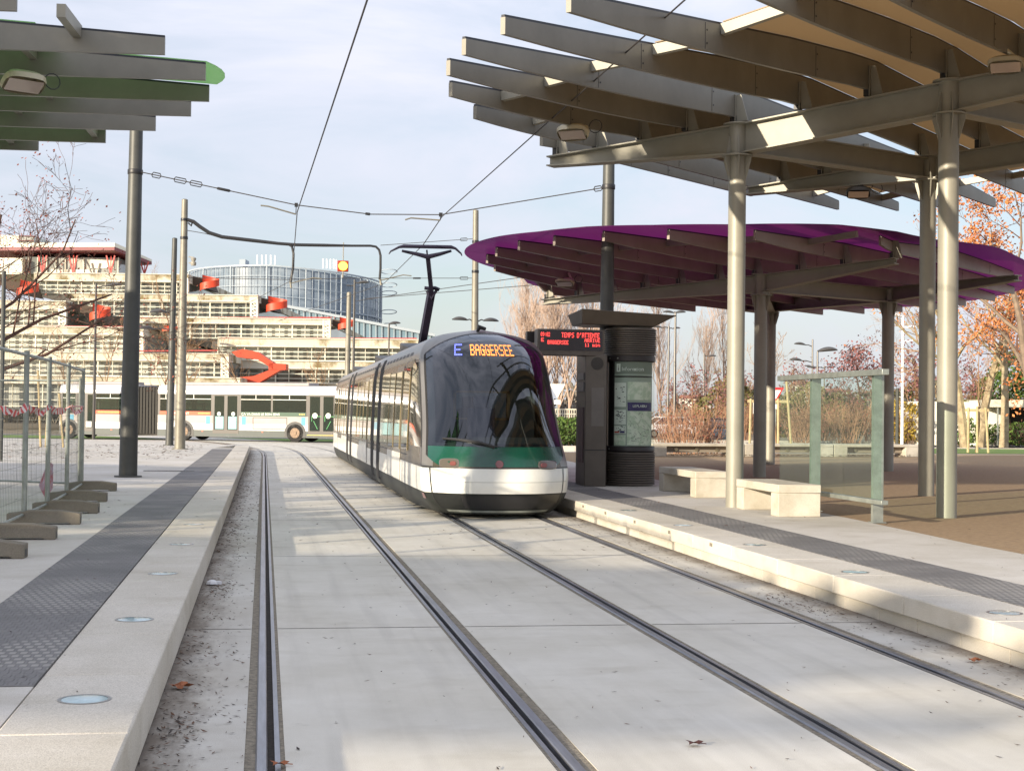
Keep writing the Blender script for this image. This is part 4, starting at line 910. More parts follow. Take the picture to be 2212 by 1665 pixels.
# side windows, doors, joints: 1.48 m panels between the bellows
joints = [(33.75, 34.35), (35.6, 36.2), (44.6, 45.2), (46.4, 47.0)]
glint_m = mat('window_edge_glint', lin(190, 172, 130), .22, .7)  # sun glint along the tram's window edges, put into the colour
def side_patch(name, sd, y0_, y1_, z0, z1, m, eps, parent=tram, nz=6, ny=3, front=None):
    rows = []
    for j in range(nz + 1):
        z = z0 + (z1 - z0) * j / nz; ya = front(z) if front else y0_; rows.append([TB(sd, ya + (y1_ - ya) * i / ny, z, eps) for i in range(ny + 1)])
    b = MB(); b.grid(rows); rim = rows[0] + [r[-1] for r in rows[1:]] + rows[-1][-2::-1] + [r[0] for r in rows[-2:0:-1]]; rim.append(rim[0])
    b.grid([rim, [p - V(sd * .014, 0, 0) for p in rim]]); return b.build(name, m, parent, smooth=50)
for sd in (-1, 1):
    side_patch('cab_side_window', sd, 0, Y0 + 3.05, 1.12, 2.56, t_side, .01, nz=10, front=lambda z: ycorn(z) + .12)
    y = Y0 + 3.25; k = 0
    while y < YE - 1.2:
        y1_ = y + 1.46
        j = next((j for j in joints if j[0] < y1_ and j[1] > y), None)
        if j:
            if j[0] - y > .7: side_patch('side_window', sd, y, j[0] - .1, 1.02, 2.5, t_side, .008)
            y = j[1] + .1; continue
        door = k % 4 in (1, 2)
        if door and y > 27:
            d = side_patch('door', sd, y, y1_ - .02, .42, 2.56, t_silver if k % 2 else t_bronze, .014)
            side_patch('door_window', sd, y + .10, y1_ - .12, 1.0, 2.46, t_side, .022, d)
            side_patch('door_skirt', sd, y + .02, y1_ - .04, .43, .93, t_white, .022, d)
            side_patch('window_edge', sd, y + .085, y + .13, 1.0, 2.46, glint_m, .03, d)
        else:
            w_ = side_patch('side_window', sd, y + .05, y1_ - .05, 1.02, 2.5, t_side, .010)
            side_patch('window_edge', sd, y + .03, y + .085, 1.0, 2.5, glint_m, .022, w_)
        y = y1_; k += 1
    for (a, c) in joints:
        side_patch('bellows', sd, a, c, .2, 2.85, rubber, .018, nz=14)
        side_patch('bellows', sd, a - .16, a - .03, .2, 2.8, black, .012, nz=14)
    for k in range(40):
        yy = Y0 + 3.6 + .76 * k
        if yy > YE - 1.5 or any(j[0] - .6 < yy < j[1] + .1 for j in joints): continue
        b = MB(); b.grid([[TB(sd, yy + .5 * i, 2.72 + .06 * j, .006) for i in range(2)] for j in range(2)]); b.build('roof_vent', black, tram, smooth=0)
    side_patch('waist_line', sd, YB, YE - .3, .925, .945, black, .006, nz=1, ny=12)
    b = MB()
    for y_ in (29.0, 31.5, 37.5, 41.5, 49.5, 53.5): b.grid([[TB(sd, y_ + .02 * i, z_, .007) for i in range(2)] for z_ in (.3, .6, .93)])
    b.build('skirt_seams', black, tram, smooth=0)
    b = MB()
    for y_ in (28.2, 39, 43.0, 50, 54.6):
        for dy in (0, 1.4):
            b.tube([V(XC + sd * .78, y_ + dy, .29), V(XC + sd * .66, y_ + dy, .29)], .28, 18)
    b.build('wheels', t_dark, tram)
b = MB(); b.bb((XC - .9, Y0 + 1.2, .09), (XC + .9, YE - .6, .5)); b.build('floor_pan', t_dark, tram)
for (y_, l_) in ((32.2, 3.2), (39.5, 4), (50, 4.5)):
    b = MB(); b.prism([(XC - .62, y_), (XC + .62, y_), (XC + .62, y_ + l_), (XC - .62, y_ + l_)], [3.0] * 4, [3.08, 3.08, 3.32, 3.32]); b.build('roof_equipment', black, tram, bevel=.04)
b = MB(); b.grid([[TB(-1, Y0 + 3.1 + .0 * i, z, .012) + V(-.02 - .10 * math.sin(math.pi * (z - 2.35) / .3), .05 * i, 0) for i in range(4)] for z in (2.35, 2.42, 2.5, 2.58, 2.65)]); b.build('mirror_housing', black, tram)
# pantograph
pan_m = mat('pantograph_metal', lin(40, 36, 52), .45, .3)
hd = atY(923, 534.5, 35.9); kn = atY(932, 630, 36.9); bs = atY(908, 764, 37.6)
b = MB(); b.bar(bs, kn, .17, .14); b.build('pantograph', pan_m, tram); pan = bpy.data.objects[[o.name for o in tram.children if o.name.startswith('pantograph')][0]]
b = MB(); b.bar(kn, atY(924, 553, 35.95), .10, .08); b.tube([atY(x, y, 36.9) for x, y in ((917, 622), (926, 623), (940, 622), (949, 626))], .045, 8); b.tube([atY(922, 628, 36.9), atY(932, 645, 36.9), atY(943, 627, 36.9)], .04, 8); b.build('upper_arm', pan_m, pan)
b = MB(); b.tube([atY(868, 542, 35.9), atY(900, 549, 35.9), atY(924, 555, 35.9), atY(950, 549, 35.9), atY(975, 542, 35.9)], [.03, .045, .06, .045, .03], 8); b.tube([atY(923, 552, 35.9), atY(922, 540, 35.9)], .02, 6); b.build('head_fork', pan_m, pan)
for dy in (-.22, .22):
    b = MB(); b.tube([atY(840, 549, 35.9 + dy), atY(844, 543, 35.9 + dy), atY(862, 534, 35.9 + dy), atY(872, 532, 35.9 + dy), atY(975, 534, 35.9 + dy), atY(984, 537, 35.9 + dy), atY(996, 548, 35.9 + dy), atY(998, 553, 35.9 + dy)], [.012, .02, .03, .045, .045, .03, .02, .012], 8); b.build('collector_strip', pan_m, pan)
b = MB(); b.bb((bs.x - .5, bs.y - .2, bs.z - .12), (bs.x + .5, bs.y + 1.1, bs.z - .02)); b.build('base_frame', pan_m, pan)

# ------------------------------------------------------------------ articulated bus
bd = V(-.915, .403, 0).normalized(); bn = V(-bd.y * -1, -bd.x * 1, 0)        # bd: front to rear; bn: out of the near side
bn = V(-bd.y, bd.x, 0); bn = bn if bn.y < 0 else -bn
P0 = gp(640, 955); bus = thing('articulated_bus', 'white and grey articulated bus crossing behind the tram stop', 'bus', P0 - bn * 1.2)
BM = Matrix(((bd.x, -bn.x, 0, P0.x), (bd.y, -bn.y, 0, P0.y), (0, 0, 1, 0), (0, 0, 0, 1)))   # x = u along, y = depth into the bus, z up
BW = 2.5
bus_white = mat('bus_white', lin(202, 201, 200), .3, var=.06, vscale=1.5, coat=.3); bus_grey = mat('bus_grey', lin(150, 142, 138), .4, var=.1, vscale=1.5)
bus_dark = mat('bus_skirt', lin(28, 46, 46), .4, var=.15); bus_glass = glass('bus_glass', (.42, .50, .46, 1), .16); bus_frame = mat('bus_frame', lin(62, 56, 52), .4)
def bbox(nm, p, q, m, parent=bus, bevel=0):
    b = MB(BM); b.bb(p, q); return b.build(nm, m, parent, bevel=bevel)
U_F, U_J0, U_J1, U_R = -3.0, 8.35, 9.65, 14.5
WINS = {0: [(-2.25, -.68), (-.55, 1.4), (1.52, 3.3), (3.42, 4.98), (5.1, 7.2), (7.5, 8.2)], 1: [(10.4, 12.2), (12.3, 13.35), (13.5, 14.3)]}
seat_m = mat('bus_seat', lin(60, 84, 96), .8); hand_m = mat('bus_rail', lin(206, 190, 80), .4)
for i_, (nm, a, c) in enumerate((('front_body', U_F, U_J0), ('rear_body', U_J1, U_R))):
    b = MB(BM); lowp = [(0, .3), (0, 1.44), (.06, 1.44), (.06, .62), (BW - .06, .62), (BW - .06, 1.44), (BW, 1.44), (BW, .3)]
    b.slab([(a, y, z) for y, z in lowp], (c - a, 0, 0)); 
    upp = [(0, 2.57), (0, 2.75), (.04, 2.92), (.14, 3.04), (.32, 3.08), (BW - .32, 3.08), (BW - .14, 3.04), (BW - .04, 2.92), (BW, 2.75), (BW, 2.57)]
    b.slab([(a, y, z) for y, z in upp], (c - a, 0, 0)); body = b.build(nm, bus_white, bus, smooth=40)
    bbox('skirt', (a + .01, -.012, .24), (c - .01, BW + .012, .60), bus_dark, body)
    bbox('waist_band', (a + .01, -.010, .98), (c - .01, -.001, 1.40), bus_grey, body)
    b = MB(BM)                                                        # dark posts between the panes, both sides
    for y0_, y1_ in ((-.012, .05), (BW - .05, BW + .012)):
        e_ = [a] + [v for w_ in WINS[i_] for v in w_] + [c]
        for k in range(0, len(e_), 2): b.bb((e_[k] + .004, y0_, 1.43), (e_[k + 1] - .004, y1_, 2.58))
        b.bb((a + .004, y0_ - .001, 2.5), (c - .004, y1_ + .001, 2.585)); b.bb((a + .004, y0_ - .001, 1.40), (c - .004, y1_ + .001, 1.47))
    b.build('window_band', bus_frame, body)
    b = MB(BM)
    for u0, u1 in WINS[i_]: b.bb((u0, BW - .02, 1.46), (u1, BW - .012, 2.52))
    b.build('far_panes', bus_glass, body)
    b = MB(BM)
    for (u0, u1) in WINS[i_]:
        if u1 - u0 < 1.7: continue
        for k in range(2):
            for y_ in (.12, .58, 1.5, 1.95): u = u0 + .3 + k * .9; b.bb((u, y_, .9), (u + .42, y_ + .4, 1.02)); b.bb((u + .36, y_, 1.0), (u + .44, y_ + .4, 1.72))
    b.build('seats', seat_m, body, bevel=.02)
    b = MB(BM)
    for (u0, u1) in WINS[i_]: b.tube([(u0 + .2, .9, .63), (u0 + .2, .9, 2.57)], .018, 8)
    b.build('grab_poles', hand_m, body)
    b = MB(BM); b.bb((a + (2.5 if a < 0 else .6), .5, 3.08), (c - (1.2 if a < 0 else .5), BW - .5, 3.26)); b.build('roof_pod', bus_grey, body, bevel=.05)
fb = [o for o in bus.children if o.name.startswith('front_body')][0]; rb = [o for o in bus.children if o.name.startswith('rear_body')][0]
b = MB(BM)
for k in range(13):
    u = U_J0 + .05 + .095 * k; b.bb((u, .03 + .05 * (k % 2), .35), (u + .06, BW - .08 + .05 * (k % 2), 2.98 - .05 * (k % 2)))
b.bb((U_J0, .1, .3), (U_J1, BW - .1, 2.9)); b.build('bellows', mat('bus_bellows', lin(58, 56, 52), .8), bus)
def bwin(u0, u1, z0, z1, bars=True, parent=bus):
    w_ = bbox('window', (u0, -.022, z0), (u1, -.013, z1), bus_glass, parent)
    b = MB(BM); b.bb((u0, -.028, z1 - .26), (u1, -.0225, z1 - .225)); b.bb(((u0 + u1) / 2 - .02, -.028, z1 - .22), ((u0 + u1) / 2 + .02, -.0225, z1))
    b.build('window_bars', mat('bus_bar', lin(206, 206, 196), .4), w_); return w_
bwin(-.55, 1.4, 1.46, 2.55); bwin(1.52, 3.3, 1.46, 2.55); bwin(5.1, 7.2, 1.46, 2.55); bwin(7.5, 8.2, 1.46, 2.55); bwin(10.4, 12.2, 1.46, 2.55); bwin(13.5, 14.3, 1.46, 2.55)
def bdoor(u0, u1):
    d = bbox('door', (u0, -.024, .42), (u1, -.0125, 2.60), bus_frame); n = 2; wv = (u1 - u0) / n
    for k in range(n):
        bbox('door_glass', (u0 + wv * k + .1, -.031, .62), (u0 + wv * (k + 1) - .1, -.0245, 2.5), bus_glass, d)
    return d
d1 = bdoor(-2.25, -.68); d2 = bdoor(3.42, 4.98); d3 = bdoor(12.3, 13.35)
for u0 in (3.52, 4.3): bbox('door_poster', (u0 + .02, -.038, .66), (u0 + .52, -.0315, 1.36), mat('poster_teal', lin(128, 172, 176), .5), d2)
bbox('door_poster', (12.45, -.038, .66), (12.8, -.0315, .98), bus_white, d3)
st = MB(BM); gl = mat('bus_green_line', lin(60, 150, 80), .5)
for u in (-1.96, -1.2):
    st.bar((u + .2, -.04, .75), (u, -.04, 1.12), .03, .006, (0, 1, 0)) if False else st.box((u + .08, -.036, .95), (.03, .006, .5), Matrix.Rotation(R(-28 if u < -1.5 else 28), 3, 'Y'))
    st.box((u, -.036, 1.42), (.5, .006, .03)); st.box((u + .3, -.036, 1.30), (.03, .006, .3))
st.build('door_lines', gl, d1, smooth=0)
for u in (-1.85, -1.08):
    b = MB(BM); b.tube([(u, -.038, 1.46), (u, -.031, 1.46)], .15, 18); b.build('door_sticker', mat('sticker_white', lin(232, 236, 220), .5), d1)
for u in (3.75, 4.6):
    b = MB(BM); b.tube([(u, -.038, 1.5), (u, -.031, 1.5)], .11, 16); b.build('door_sticker', mat('sticker_white', lin(232, 236, 220), .5), d2)
orange = mat('advert_orange', lin(204, 80, 38), .5); tealp = mat('advert_teal', lin(70, 158, 190), .5); dkgreen = mat('advert_green', lin(40, 76, 56), .5)
for u0, u1 in ((5.1, 8.2), (10.4, 12.2)): bbox('advert_strip', (u0, -.032, 1.42), (u1, -.0285, 1.62), orange)
bbox('advert_strip', (-.55, -.032, 1.40), (3.3, -.0285, 1.62), dkgreen)
for u0 in (-.52, 3.0, 5.15, 13.6): bbox('info_sticker', (u0, -.018, .92), (u0 + .24, -.0105, 1.36), tealp)
b = MB(BM)
for u0, u1 in ((.55, .59), (2.55, 2.59)): b.bb((u0, -.019, .68), (u1, -.0105, 1.34))
for z in (.68, 1.30): b.bb((.59, -.019, z), (2.55, -.0105, z + .04))
b.build('poster_frame', bus_frame, bus)
TM = lambda u, z: BM @ Matrix.Translation((u, -.034, z)) @ Matrix(((-1, 0, 0, 0), (0, 0, -1, 0), (0, 1, 0, 0), (0, 0, 0, 1)))
txt_m = mat('advert_letters', lin(240, 240, 232), .5, emit=0)
text('ÇA VA DANS LE BON SENS', .185, TM(3.26, 1.445), txt_m, 'advert_text', bus, .001, sx=1.02)
text("A L'AVANT", .18, TM(7.35, 1.445), txt_m, 'advert_text', bus, .001, sx=1.05)
b = MB(BM)
for k in range(9): b.box((5.2 + .08 * k, -.034, 1.52), (.05, .004, .05))
for k in range(18): b.box((10.5 + .09 * k, -.034, 1.52), (.055, .004, .055))
for k in range(4): b.box((-.45 + .09 * k, -.034, 1.52), (.05, .004, .05))
b.build('advert_dots', mat('advert_yellow', lin(236, 206, 90), .5), bus, smooth=0)
for u in (0.08, 6.75, 13.9):
    for yy in (-.02, BW - .28):
        b = MB(BM); b.tube([(u, yy, .50), (u, yy + .30, .50)], .49, 28); ty = b.build('wheel', rubber, bus)
        b = MB(BM); b.tube([(u, yy - .012, .50), (u, yy + .01, .50)], [.27, .30], 24); b.tube([(u, yy - .05, .50), (u, yy, .50)], .10, 14)
        for k in range(8): b.tube([(u + .2 * math.cos(k * .785), yy - .03, .5 + .2 * math.sin(k * .785)), (u + .2 * math.cos(k * .785), yy, .5 + .2 * math.sin(k * .785))], .022, 6)
        b.build('rim', mat('bus_rim', lin(108, 90, 74), .5, .4, var=.2, vscale=8), ty)
    b = MB(BM); b.slab([(u - .62, -.020, .24)] + [(u + .62 * math.cos(w_), -.020, .50 + .62 * math.sin(w_)) for w_ in [math.pi - k * math.pi / 16 for k in range(17)]] + [(u + .62, -.020, .24)], (0, .0075, 0)); b.build('wheel_arch', black, bus, smooth=0)
b = MB(BM)
for u in (2.0, 5.6, 11.2, 13.7): b.box((u, -.02, .52), (.1, .012, .04))
b.build('side_markers', mat('marker_orange', lin(220, 90, 40), .4), bus, smooth=0)
bbox('door_sill', (-2.3, -.03, .38), (-.62, -.0125, .42), mat('sill_yellow', lin(196, 170, 80), .5))
bbox('windscreen', (U_F - .02, .15, 1.0), (U_F + .01, BW - .15, 2.7), bus_glass)
# two passengers sitting behind the window over the second axle
def passenger(u, label, shirt):
    p = thing('person', label, 'person', BM @ V(u, .45, 1.0), 'passengers seen through the bus window')
    b = MB(BM); n = 18; rows = []
    for (rx, ry, z, du) in ((.17, .13, 1.0, 0), (.18, .14, 1.15, 0), (.19, .15, 1.35, .01), (.20, .15, 1.55, .02), (.19, .13, 1.66, .03), (.13, .10, 1.73, .03), (.06, .06, 1.77, .02), (.055, .058, 1.81, .01), (.07, .068, 1.85, -.005), (.095, .078, 1.90, -.01), (.105, .082, 1.97, 0), (.10, .08, 2.04, .005), (.075, .06, 2.09, .01), (.02, .02, 2.11, .01)):
        rows.append([(u + du + ry * math.cos(w_), .45 + rx * math.sin(w_), z) for w_ in [2 * math.pi * k / n for k in range(n + 1)]])
    b.grid(rows); b.tube([(u - .10, .45, 1.95), (u - .125, .45, 1.925), (u - .09, .45, 1.92)], [.012, .016, .012], 6)
    for sy in (-1, 1): b.tube([(u + .02, .45 + sy * .19, 1.62), (u - .02, .45 + sy * .24, 1.38), (u - .22, .45 + sy * .2, 1.22), (u - .34, .45 + sy * .13, 1.2)], [.06, .05, .042, .035], 8)
    b.build('body', shirt, p)
    b = MB(BM); b.grid([[(u + .015 + ry * math.cos(w_), .45 + rx * math.sin(w_), z) for w_ in [2 * math.pi * k / n for k in range(n + 1)]] for (rx, ry, z) in ((.108, .075, 1.93), (.112, .088, 1.99), (.106, .084, 2.06), (.08, .065, 2.11), (.02, .02, 2.13))]); b.build('hair', mat('hair_dark', lin(34, 28, 26), .8), p)
passenger(5.75, 'dark haired passenger in a dark coat seated nearer the middle bus door', mat('coat_dark', lin(52, 46, 48), .8))
passenger(6.75, 'dark haired passenger in a brown coat seated nearer the bus bellows', mat('coat_brown', lin(84, 64, 52), .8))

# ------------------------------------------------------------------ information kiosk
kd = lin(98, 91, 84); k_m = mat('kiosk_paint', kd, .42, .3, var=.12, vscale=2); k_dk = mat('kiosk_dark', lin(50, 46, 46), .4, .2)
KC = V(7.29, 29.75, PZ); kiosk = thing('information_kiosk', 'dark round information kiosk with map case, overhanging cap and side display arm', 'kiosk', KC)
def kx(x, y, Y=29.4): return atY(x, y, Y)
RK = .51
b = MB()
for k in range(14): b.lathe([(RK - .02, .02 + .047 * k), (RK + .012, .03 + .047 * k), (RK + .012, .055 + .047 * k), (RK - .02, .067 + .047 * k)], KC, 40)
b.lathe([(RK - .03, 0), (RK - .03, .70)], KC, 40); b.build('lower_ribs', k_m, kiosk)
b = MB(); b.lathe([(RK - .03, .68), (RK, .70), (RK, .78), (RK - .005, .79), (RK - .03, .8)], KC, 40); b.lathe([(RK - .03, 2.48), (RK, 2.5), (RK, 2.60), (RK - .03, 2.61)], KC, 40)
b.lathe([(RK - .09, .7), (RK - .09, 2.6)], KC, 40); b.build('case_frame', k_dk, kiosk)
b = MB()
for k in range(12): z = 2.62 + .044 * k; b.lathe([(RK - .02, z), (RK + .015, z + .01), (RK + .015, z + .032), (RK - .02, z + .043)], KC, 40)
b.lathe([(RK - .02, 2.6), (RK - .02, 3.16)], KC, 40); b.build('upper_ribs', k_m, kiosk)
# curved map case facing the camera side; angle 0 = towards the camera
axk = math.atan2(-KC.y, -KC.x) 
def onc(ang, z, r=RK): a = axk + ang; return V(KC.x + r * math.cos(a), KC.y + r * math.sin(a), KC.z + z)
def cpatch(name, a0, a1, z0, z1, r, m, parent, n=16):
    b = MB(); rows = [[onc(a0 + (a1 - a0) * i / n, z, r) for i in range(n + 1)] for z in (z0, z1)]; b.grid(rows)
    rows2 = [[onc(a0 + (a1 - a0) * i / n, z, r - .006) for i in range(n + 1)] for z in (z0, z1)]; b.grid(rows2)
    for k in (0, n): b.quad(rows[0][k], rows[1][k], rows2[1][k], rows2[0][k])
    b.grid([rows[0], rows2[0]]); b.grid([rows[1], rows2[1]]); return b.build(name, m, parent, smooth=50)
case = cpatch('map_case', -.72, 1.25, .79, 2.49, RK - .045, mat('case_back', lin(166, 176, 166), .5, var=.05), kiosk, 24)
paper = mat('map_paper', lin(232, 236, 228), .6, var=.05, vscale=5); mapm = mat('city_map', lin(198, 212, 190), .6, col2=lin(232, 236, 222), vscale=9, ramp=(.42, .58))
navy = mat('map_navy', lin(58, 46, 104), .5); redm = mat('print_red', lin(190, 70, 60), .5); ink = mat('print_ink', lin(52, 54, 58), .6); band = mat('case_header', lin(128, 136, 126), .5)
r1 = RK - .036
def cp(nm, a0, a1, z0, z1, m, dr=0): return cpatch(nm, a0, a1, z0, z1, r1 + dr, m, case, 12)
cp('header_band', -.70, 1.2, 2.24, 2.48, band); cp('header_rule', -.70, 1.2, 2.17, 2.20, k_dk)
cp('poster', -.70, -.16, 1.58, 2.06, paper); cp('poster', -.70, -.16, 1.23, 1.52, paper); cp('poster', -.70, -.16, .84, 1.16 - .42 + .0 if False else .80, paper) if False else None
cp('poster', -.70, -.16, .83, 1.20 - .02, paper) if False else None
cp('timetable', -.70, -.16, .95 + .28, 1.0 + .56, paper) if False else None
cp('map_poster', -.70, -.16, .82, 1.02 + .0, mapm); cp('timetable', -.70, -.16, 1.05, 1.20, paper)
cp('map_poster', -.10, 1.12, .82, 1.62, mapm); cp('map_title', -.09, 1.12, 1.50, 1.67, navy, .003); cp('map_poster', -.10, 1.12, 1.72, 2.08, mapm)
cp('timetable_foot', -.68, -.45, 1.06, 1.09, redm, .003); cp('timetable_foot', -.42, -.2, 1.06, 1.1, navy, .003)
cp('info_square', -.60, -.42, 2.28, 2.44, paper, .003)
b = MB()
rr = random.Random(5)
for k in range(60):
    a = rr.uniform(-.64, -.22); z = rr.choice([rr.uniform(1.62, 2.02), rr.uniform(1.27, 1.5), rr.uniform(1.09, 1.19)]); l = rr.uniform(.02, .1)
    b.quad(onc(a, z, r1 + .003), onc(a + l, z, r1 + .003), onc(a + l, z + .012, r1 + .003), onc(a, z + .012, r1 + .003))
for k in range(50):                                   # street lines of the town map
    a, z = rr.uniform(0, 1.0), rr.uniform(.86, 1.46); a2, z2 = a + rr.uniform(-.12, .2), z + rr.uniform(-.12, .12)
    if not (.84 < z2 < 1.48 and -.05 < a2 < 1.1): continue
    b.quad(onc(a, z, r1 + .0035), onc(a2, z2, r1 + .0035), onc(a2, z2 + .007, r1 + .0035), onc(a, z + .007, r1 + .0035))
b.build('print_lines', ink, case, smooth=0)
def ktext(body, size, a, z, m, nm):
    p = onc(a, z, r1 + .006); ad = axk + a + .0; nrm = V(math.cos(ad), math.sin(ad), 0); rt_ = V(-nrm.y, nrm.x, 0); rt_ = rt_ if rt_.dot(RGT) > 0 else -rt_
    M = Matrix(((rt_.x, 0, nrm.x, p.x), (rt_.y, 0, nrm.y, p.y), (0, 1, 0, p.z), (0, 0, 0, 1))); return text(body, size, M, m, nm, case, .001)
ktext('i', .15, -.53, 2.305, ink, 'info_letter')
tw = mat('print_white', lin(232, 236, 230), .5)
for k, chs in enumerate(['Inf', 'orm', 'ation']): ktext(chs, .105, -.36 + .235 * k + (.02 if k == 2 else 0), 2.30, tw, 'header_text')
for k, chs in enumerate(['LE ', 'PLAN', 'DU']): ktext(chs, .07, .12 + [0, .16, .44][k], 1.575, tw, 'map_text')
gk = glass('kiosk_glass', (.96, .985, .965, 1), .02, ior=.4); cpatch('case_glass', -.76, 1.3, .79, 2.5, RK + .003, gk, kiosk, 24)
b = MB()
for a, z in ((-.9, 2.55), (-.5, 2.55), (-.9, .74)): b.tube([onc(a, z, RK), onc(a, z, RK + .012)], .014, 8)
b.build('bolts', galv, kiosk)
# flat pillar with loudspeaker and machine panel on the left of the drum
pl = [kx(1243, 1040, 30.2), kx(1262, 1050, 29.25), kx(1308, 1052, 29.15), kx(1312, 1040, 30.2)]
poly = [(p.x, p.y) for p in pl]; zt = kx(1290, 766, 29.2).z
b = MB(); b.prism(poly, PZ, zt); b.build('pillar', k_m, kiosk, bevel=.01)
pa, pb = V(pl[1].x, pl[1].y, 0), V(pl[2].x, pl[2].y, 0); pd = (pb - pa).normalized(); pn = V(pd.y, -pd.x, 0)
PMx = lambda u, z, o=0.: V(pa.x + pd.x * u + pn.x * o, pa.y + pd.y * u + pn.y * o, z)
W = (pb - pa).length
zz = lambda y: kx(1285, y, 29.2).z
b = MB(); b.tube([PMx(W * .55, zz(785), .001), PMx(W * .55, zz(785), .012)], .125, 26); b.tube([PMx(W * .55, zz(785), .012), PMx(W * .55, zz(785), .016)], .10, 26); b.build('loudspeaker', mat('speaker_mesh', lin(66, 62, 58), .7, var=.3, vscale=80), kiosk)
b = MB(); b.quad(*[PMx(u, z, .004) for u, z in ((W * .30, zz(920)), (W * .88, zz(920)), (W * .88, zz(837)), (W * .30, zz(837)))]); b.build('notice_plate', mat('notice_plate', lin(116, 110, 104), .5, var=.08), kiosk, smooth=0)
b = MB(); b.quad(*[PMx(u, z, .003) for u, z in ((0, zz(973)), (W, zz(973)), (W, zz(971)), (0, zz(971)))]); b.build('panel_joint', black, kiosk, smooth=0)
qa, qb = V(pl[0].x, pl[0].y, 0), V(pl[1].x, pl[1].y, 0); qd = (qb - qa).normalized(); qn = V(qd.y, -qd.x, 0)
Q = lambda u, z, o: V(qa.x + qd.x * u + qn.x * o, qa.y + qd.y * u + qn.y * o, z); WQ = (qb - qa).length
b = MB()
for (u0, u1, y0_, y1_) in ((.25, .9, 805, 820), (.25, .9, 825, 845)): b.slab([Q(WQ * u0, zz(y0_), .003), Q(WQ * u1, zz(y0_), .003), Q(WQ * u1, zz(y1_), .003), Q(WQ * u0, zz(y1_), .003)], qn * .02)
b.build('ticket_panel', mat('machine_grey', lin(104, 102, 104), .4), kiosk)
b = MB(); b.slab([Q(WQ * .3, zz(880), .003), Q(WQ * .85, zz(880), .003), Q(WQ * .85, zz(1000), .003), Q(WQ * .3, zz(1000), .003)], qn * .015); b.build('machine_door', mat('machine_brown', lin(86, 66, 70), .5), kiosk)
# display arm
d0, d1_ = kx(1160, 740, 29.25), kx(1306, 740, 29.2); za, zb = kx(1230, 711, 29.2).z, kx(1230, 768, 29.2).z
b = MB(); b.bb((d0.x, 29.2, zb), (d1_.x, 29.56, za)); disp = b.build('display_box', k_m, kiosk, bevel=.012)
sz = lambda y: kx(1230, y, 29.19).z
b = MB(); b.bb((kx(1166, 740, 29.2).x, 29.19, sz(757)), (kx(1301, 740, 29.2).x, 29.199, sz(714))); b.build('display_screen', mat('display_black', lin(34, 20, 26), .2, spec=.6), disp)
ledr = mat('led_red', (1, .06, .05, 1), .5, emit=1.7, ecol=(1, .07, .06, 1))
def kled(body, x0, x1, yt, yb):
    b = MB(); n = len(body) * 6 - 1; X0, X1, Zt, Zb = kx(x0, 740, 29.185).x, kx(x1, 740, 29.185).x, sz(yt), sz(yb)
    for (c, r) in dots(body):
        xa, xb = X0 + (X1 - X0) * c / n, X0 + (X1 - X0) * (c + .9) / n; z0, z1 = Zb + (Zt - Zb) * r / 7, Zb + (Zt - Zb) * (r + .9) / 7
        b.quad((xa, 29.186, z0), (xb, 29.186, z0), (xb, 29.186, z1), (xa, 29.186, z1))
    b.build('display_text', ledr, disp, smooth=0)
kled('09:02', 1168, 1188, 718.5, 727.5); kled("TEMPS D'ATTENTE", 1213, 1295, 718.5, 729); kled('ARRIVE', 1263, 1296, 731, 738.5); kled('11 min', 1263, 1296, 740.5, 748); kled('BAGGERSEE', 1183, 1228, 735.5, 744); kled('E', 1169, 1175, 731, 738.5)
b = MB(); b.bb((kx(1137, 720, 30).x, 29.9, kx(1137, 740, 30).z), (kx(1200, 720, 30).x, 30.1, kx(1137, 716, 30).z)); b.build('rear_display', k_dk, kiosk)
# cap: angular overhanging roof with a pointed right end
hz = lambda y: kx(1340, y, 29.6).z
top = [kx(1257, 676, 29.0), kx(1463, 680, 29.6), kx(1440, 676, 30.5), kx(1250, 672, 30.6), kx(1226, 690, 29.9)]
bot = [kx(1258, 706, 29.1), kx(1414, 707, 29.5), kx(1405, 707, 30.2), kx(1262, 703, 30.3), kx(1236, 706, 29.95)]
zt_, zb_ = hz(673), hz(705)
T = [V(p.x, p.y, zt_) for p in top]; T[1].z -= .05; T[2].z -= .05; Bm = [V(p.x, p.y, zb_) for p in bot]; T[4].z = hz(692) + .1
b = MB(); b.add(T + Bm, [(0, 1, 2, 3, 4), (9, 8, 7, 6, 5)] + [(i, 5 + i, 5 + (i + 1) % 5, (i + 1) % 5) for i in range(5)]); b.build('roof_cap', mat('kiosk_cap', lin(100, 94, 86), .4, .35, var=.1), kiosk, bevel=.015, smooth=25)

# ------------------------------------------------------------------ benches, glass screen
def bench(x0, x1, y0, y1, label):
    t = thing('concrete_bench', label, 'bench', ((x0 + x1) / 2, (y0 + y1) / 2, PZ), 'concrete platform benches')
    b = MB(); b.bb((x0, y0, PZ + .335), (x1, y1, PZ + .455)); b.build('seat', white_conc, t, bevel=.012)
    for a, c in ((y0 + .004, y0 + .33), (y1 - .33, y1 - .004)):
        b = MB(); b.bb((x0 + .004, a, PZ), (x1 - .004, c, PZ + .334)); b.build('leg', white_conc, t, bevel=.012)
bench(7.38, 8.0, 25.3, 27.75, 'farther white concrete bench, beside the information kiosk')
bench(7.2, 7.84, 20.52, 22.45, 'nearer white concrete bench, touching the glass screen')
gs = thing('glass_screen', 'free standing glass windbreak with grey rails behind the nearer bench', 'glass screen', (8.08, 20.9, PZ))
sx = 8.08
b = MB(); b.bb((sx - .05, 18.85, 2.255), (sx + .05, 22.98, 2.335)); b.build('top_rail', galv, gs, bevel=.006)
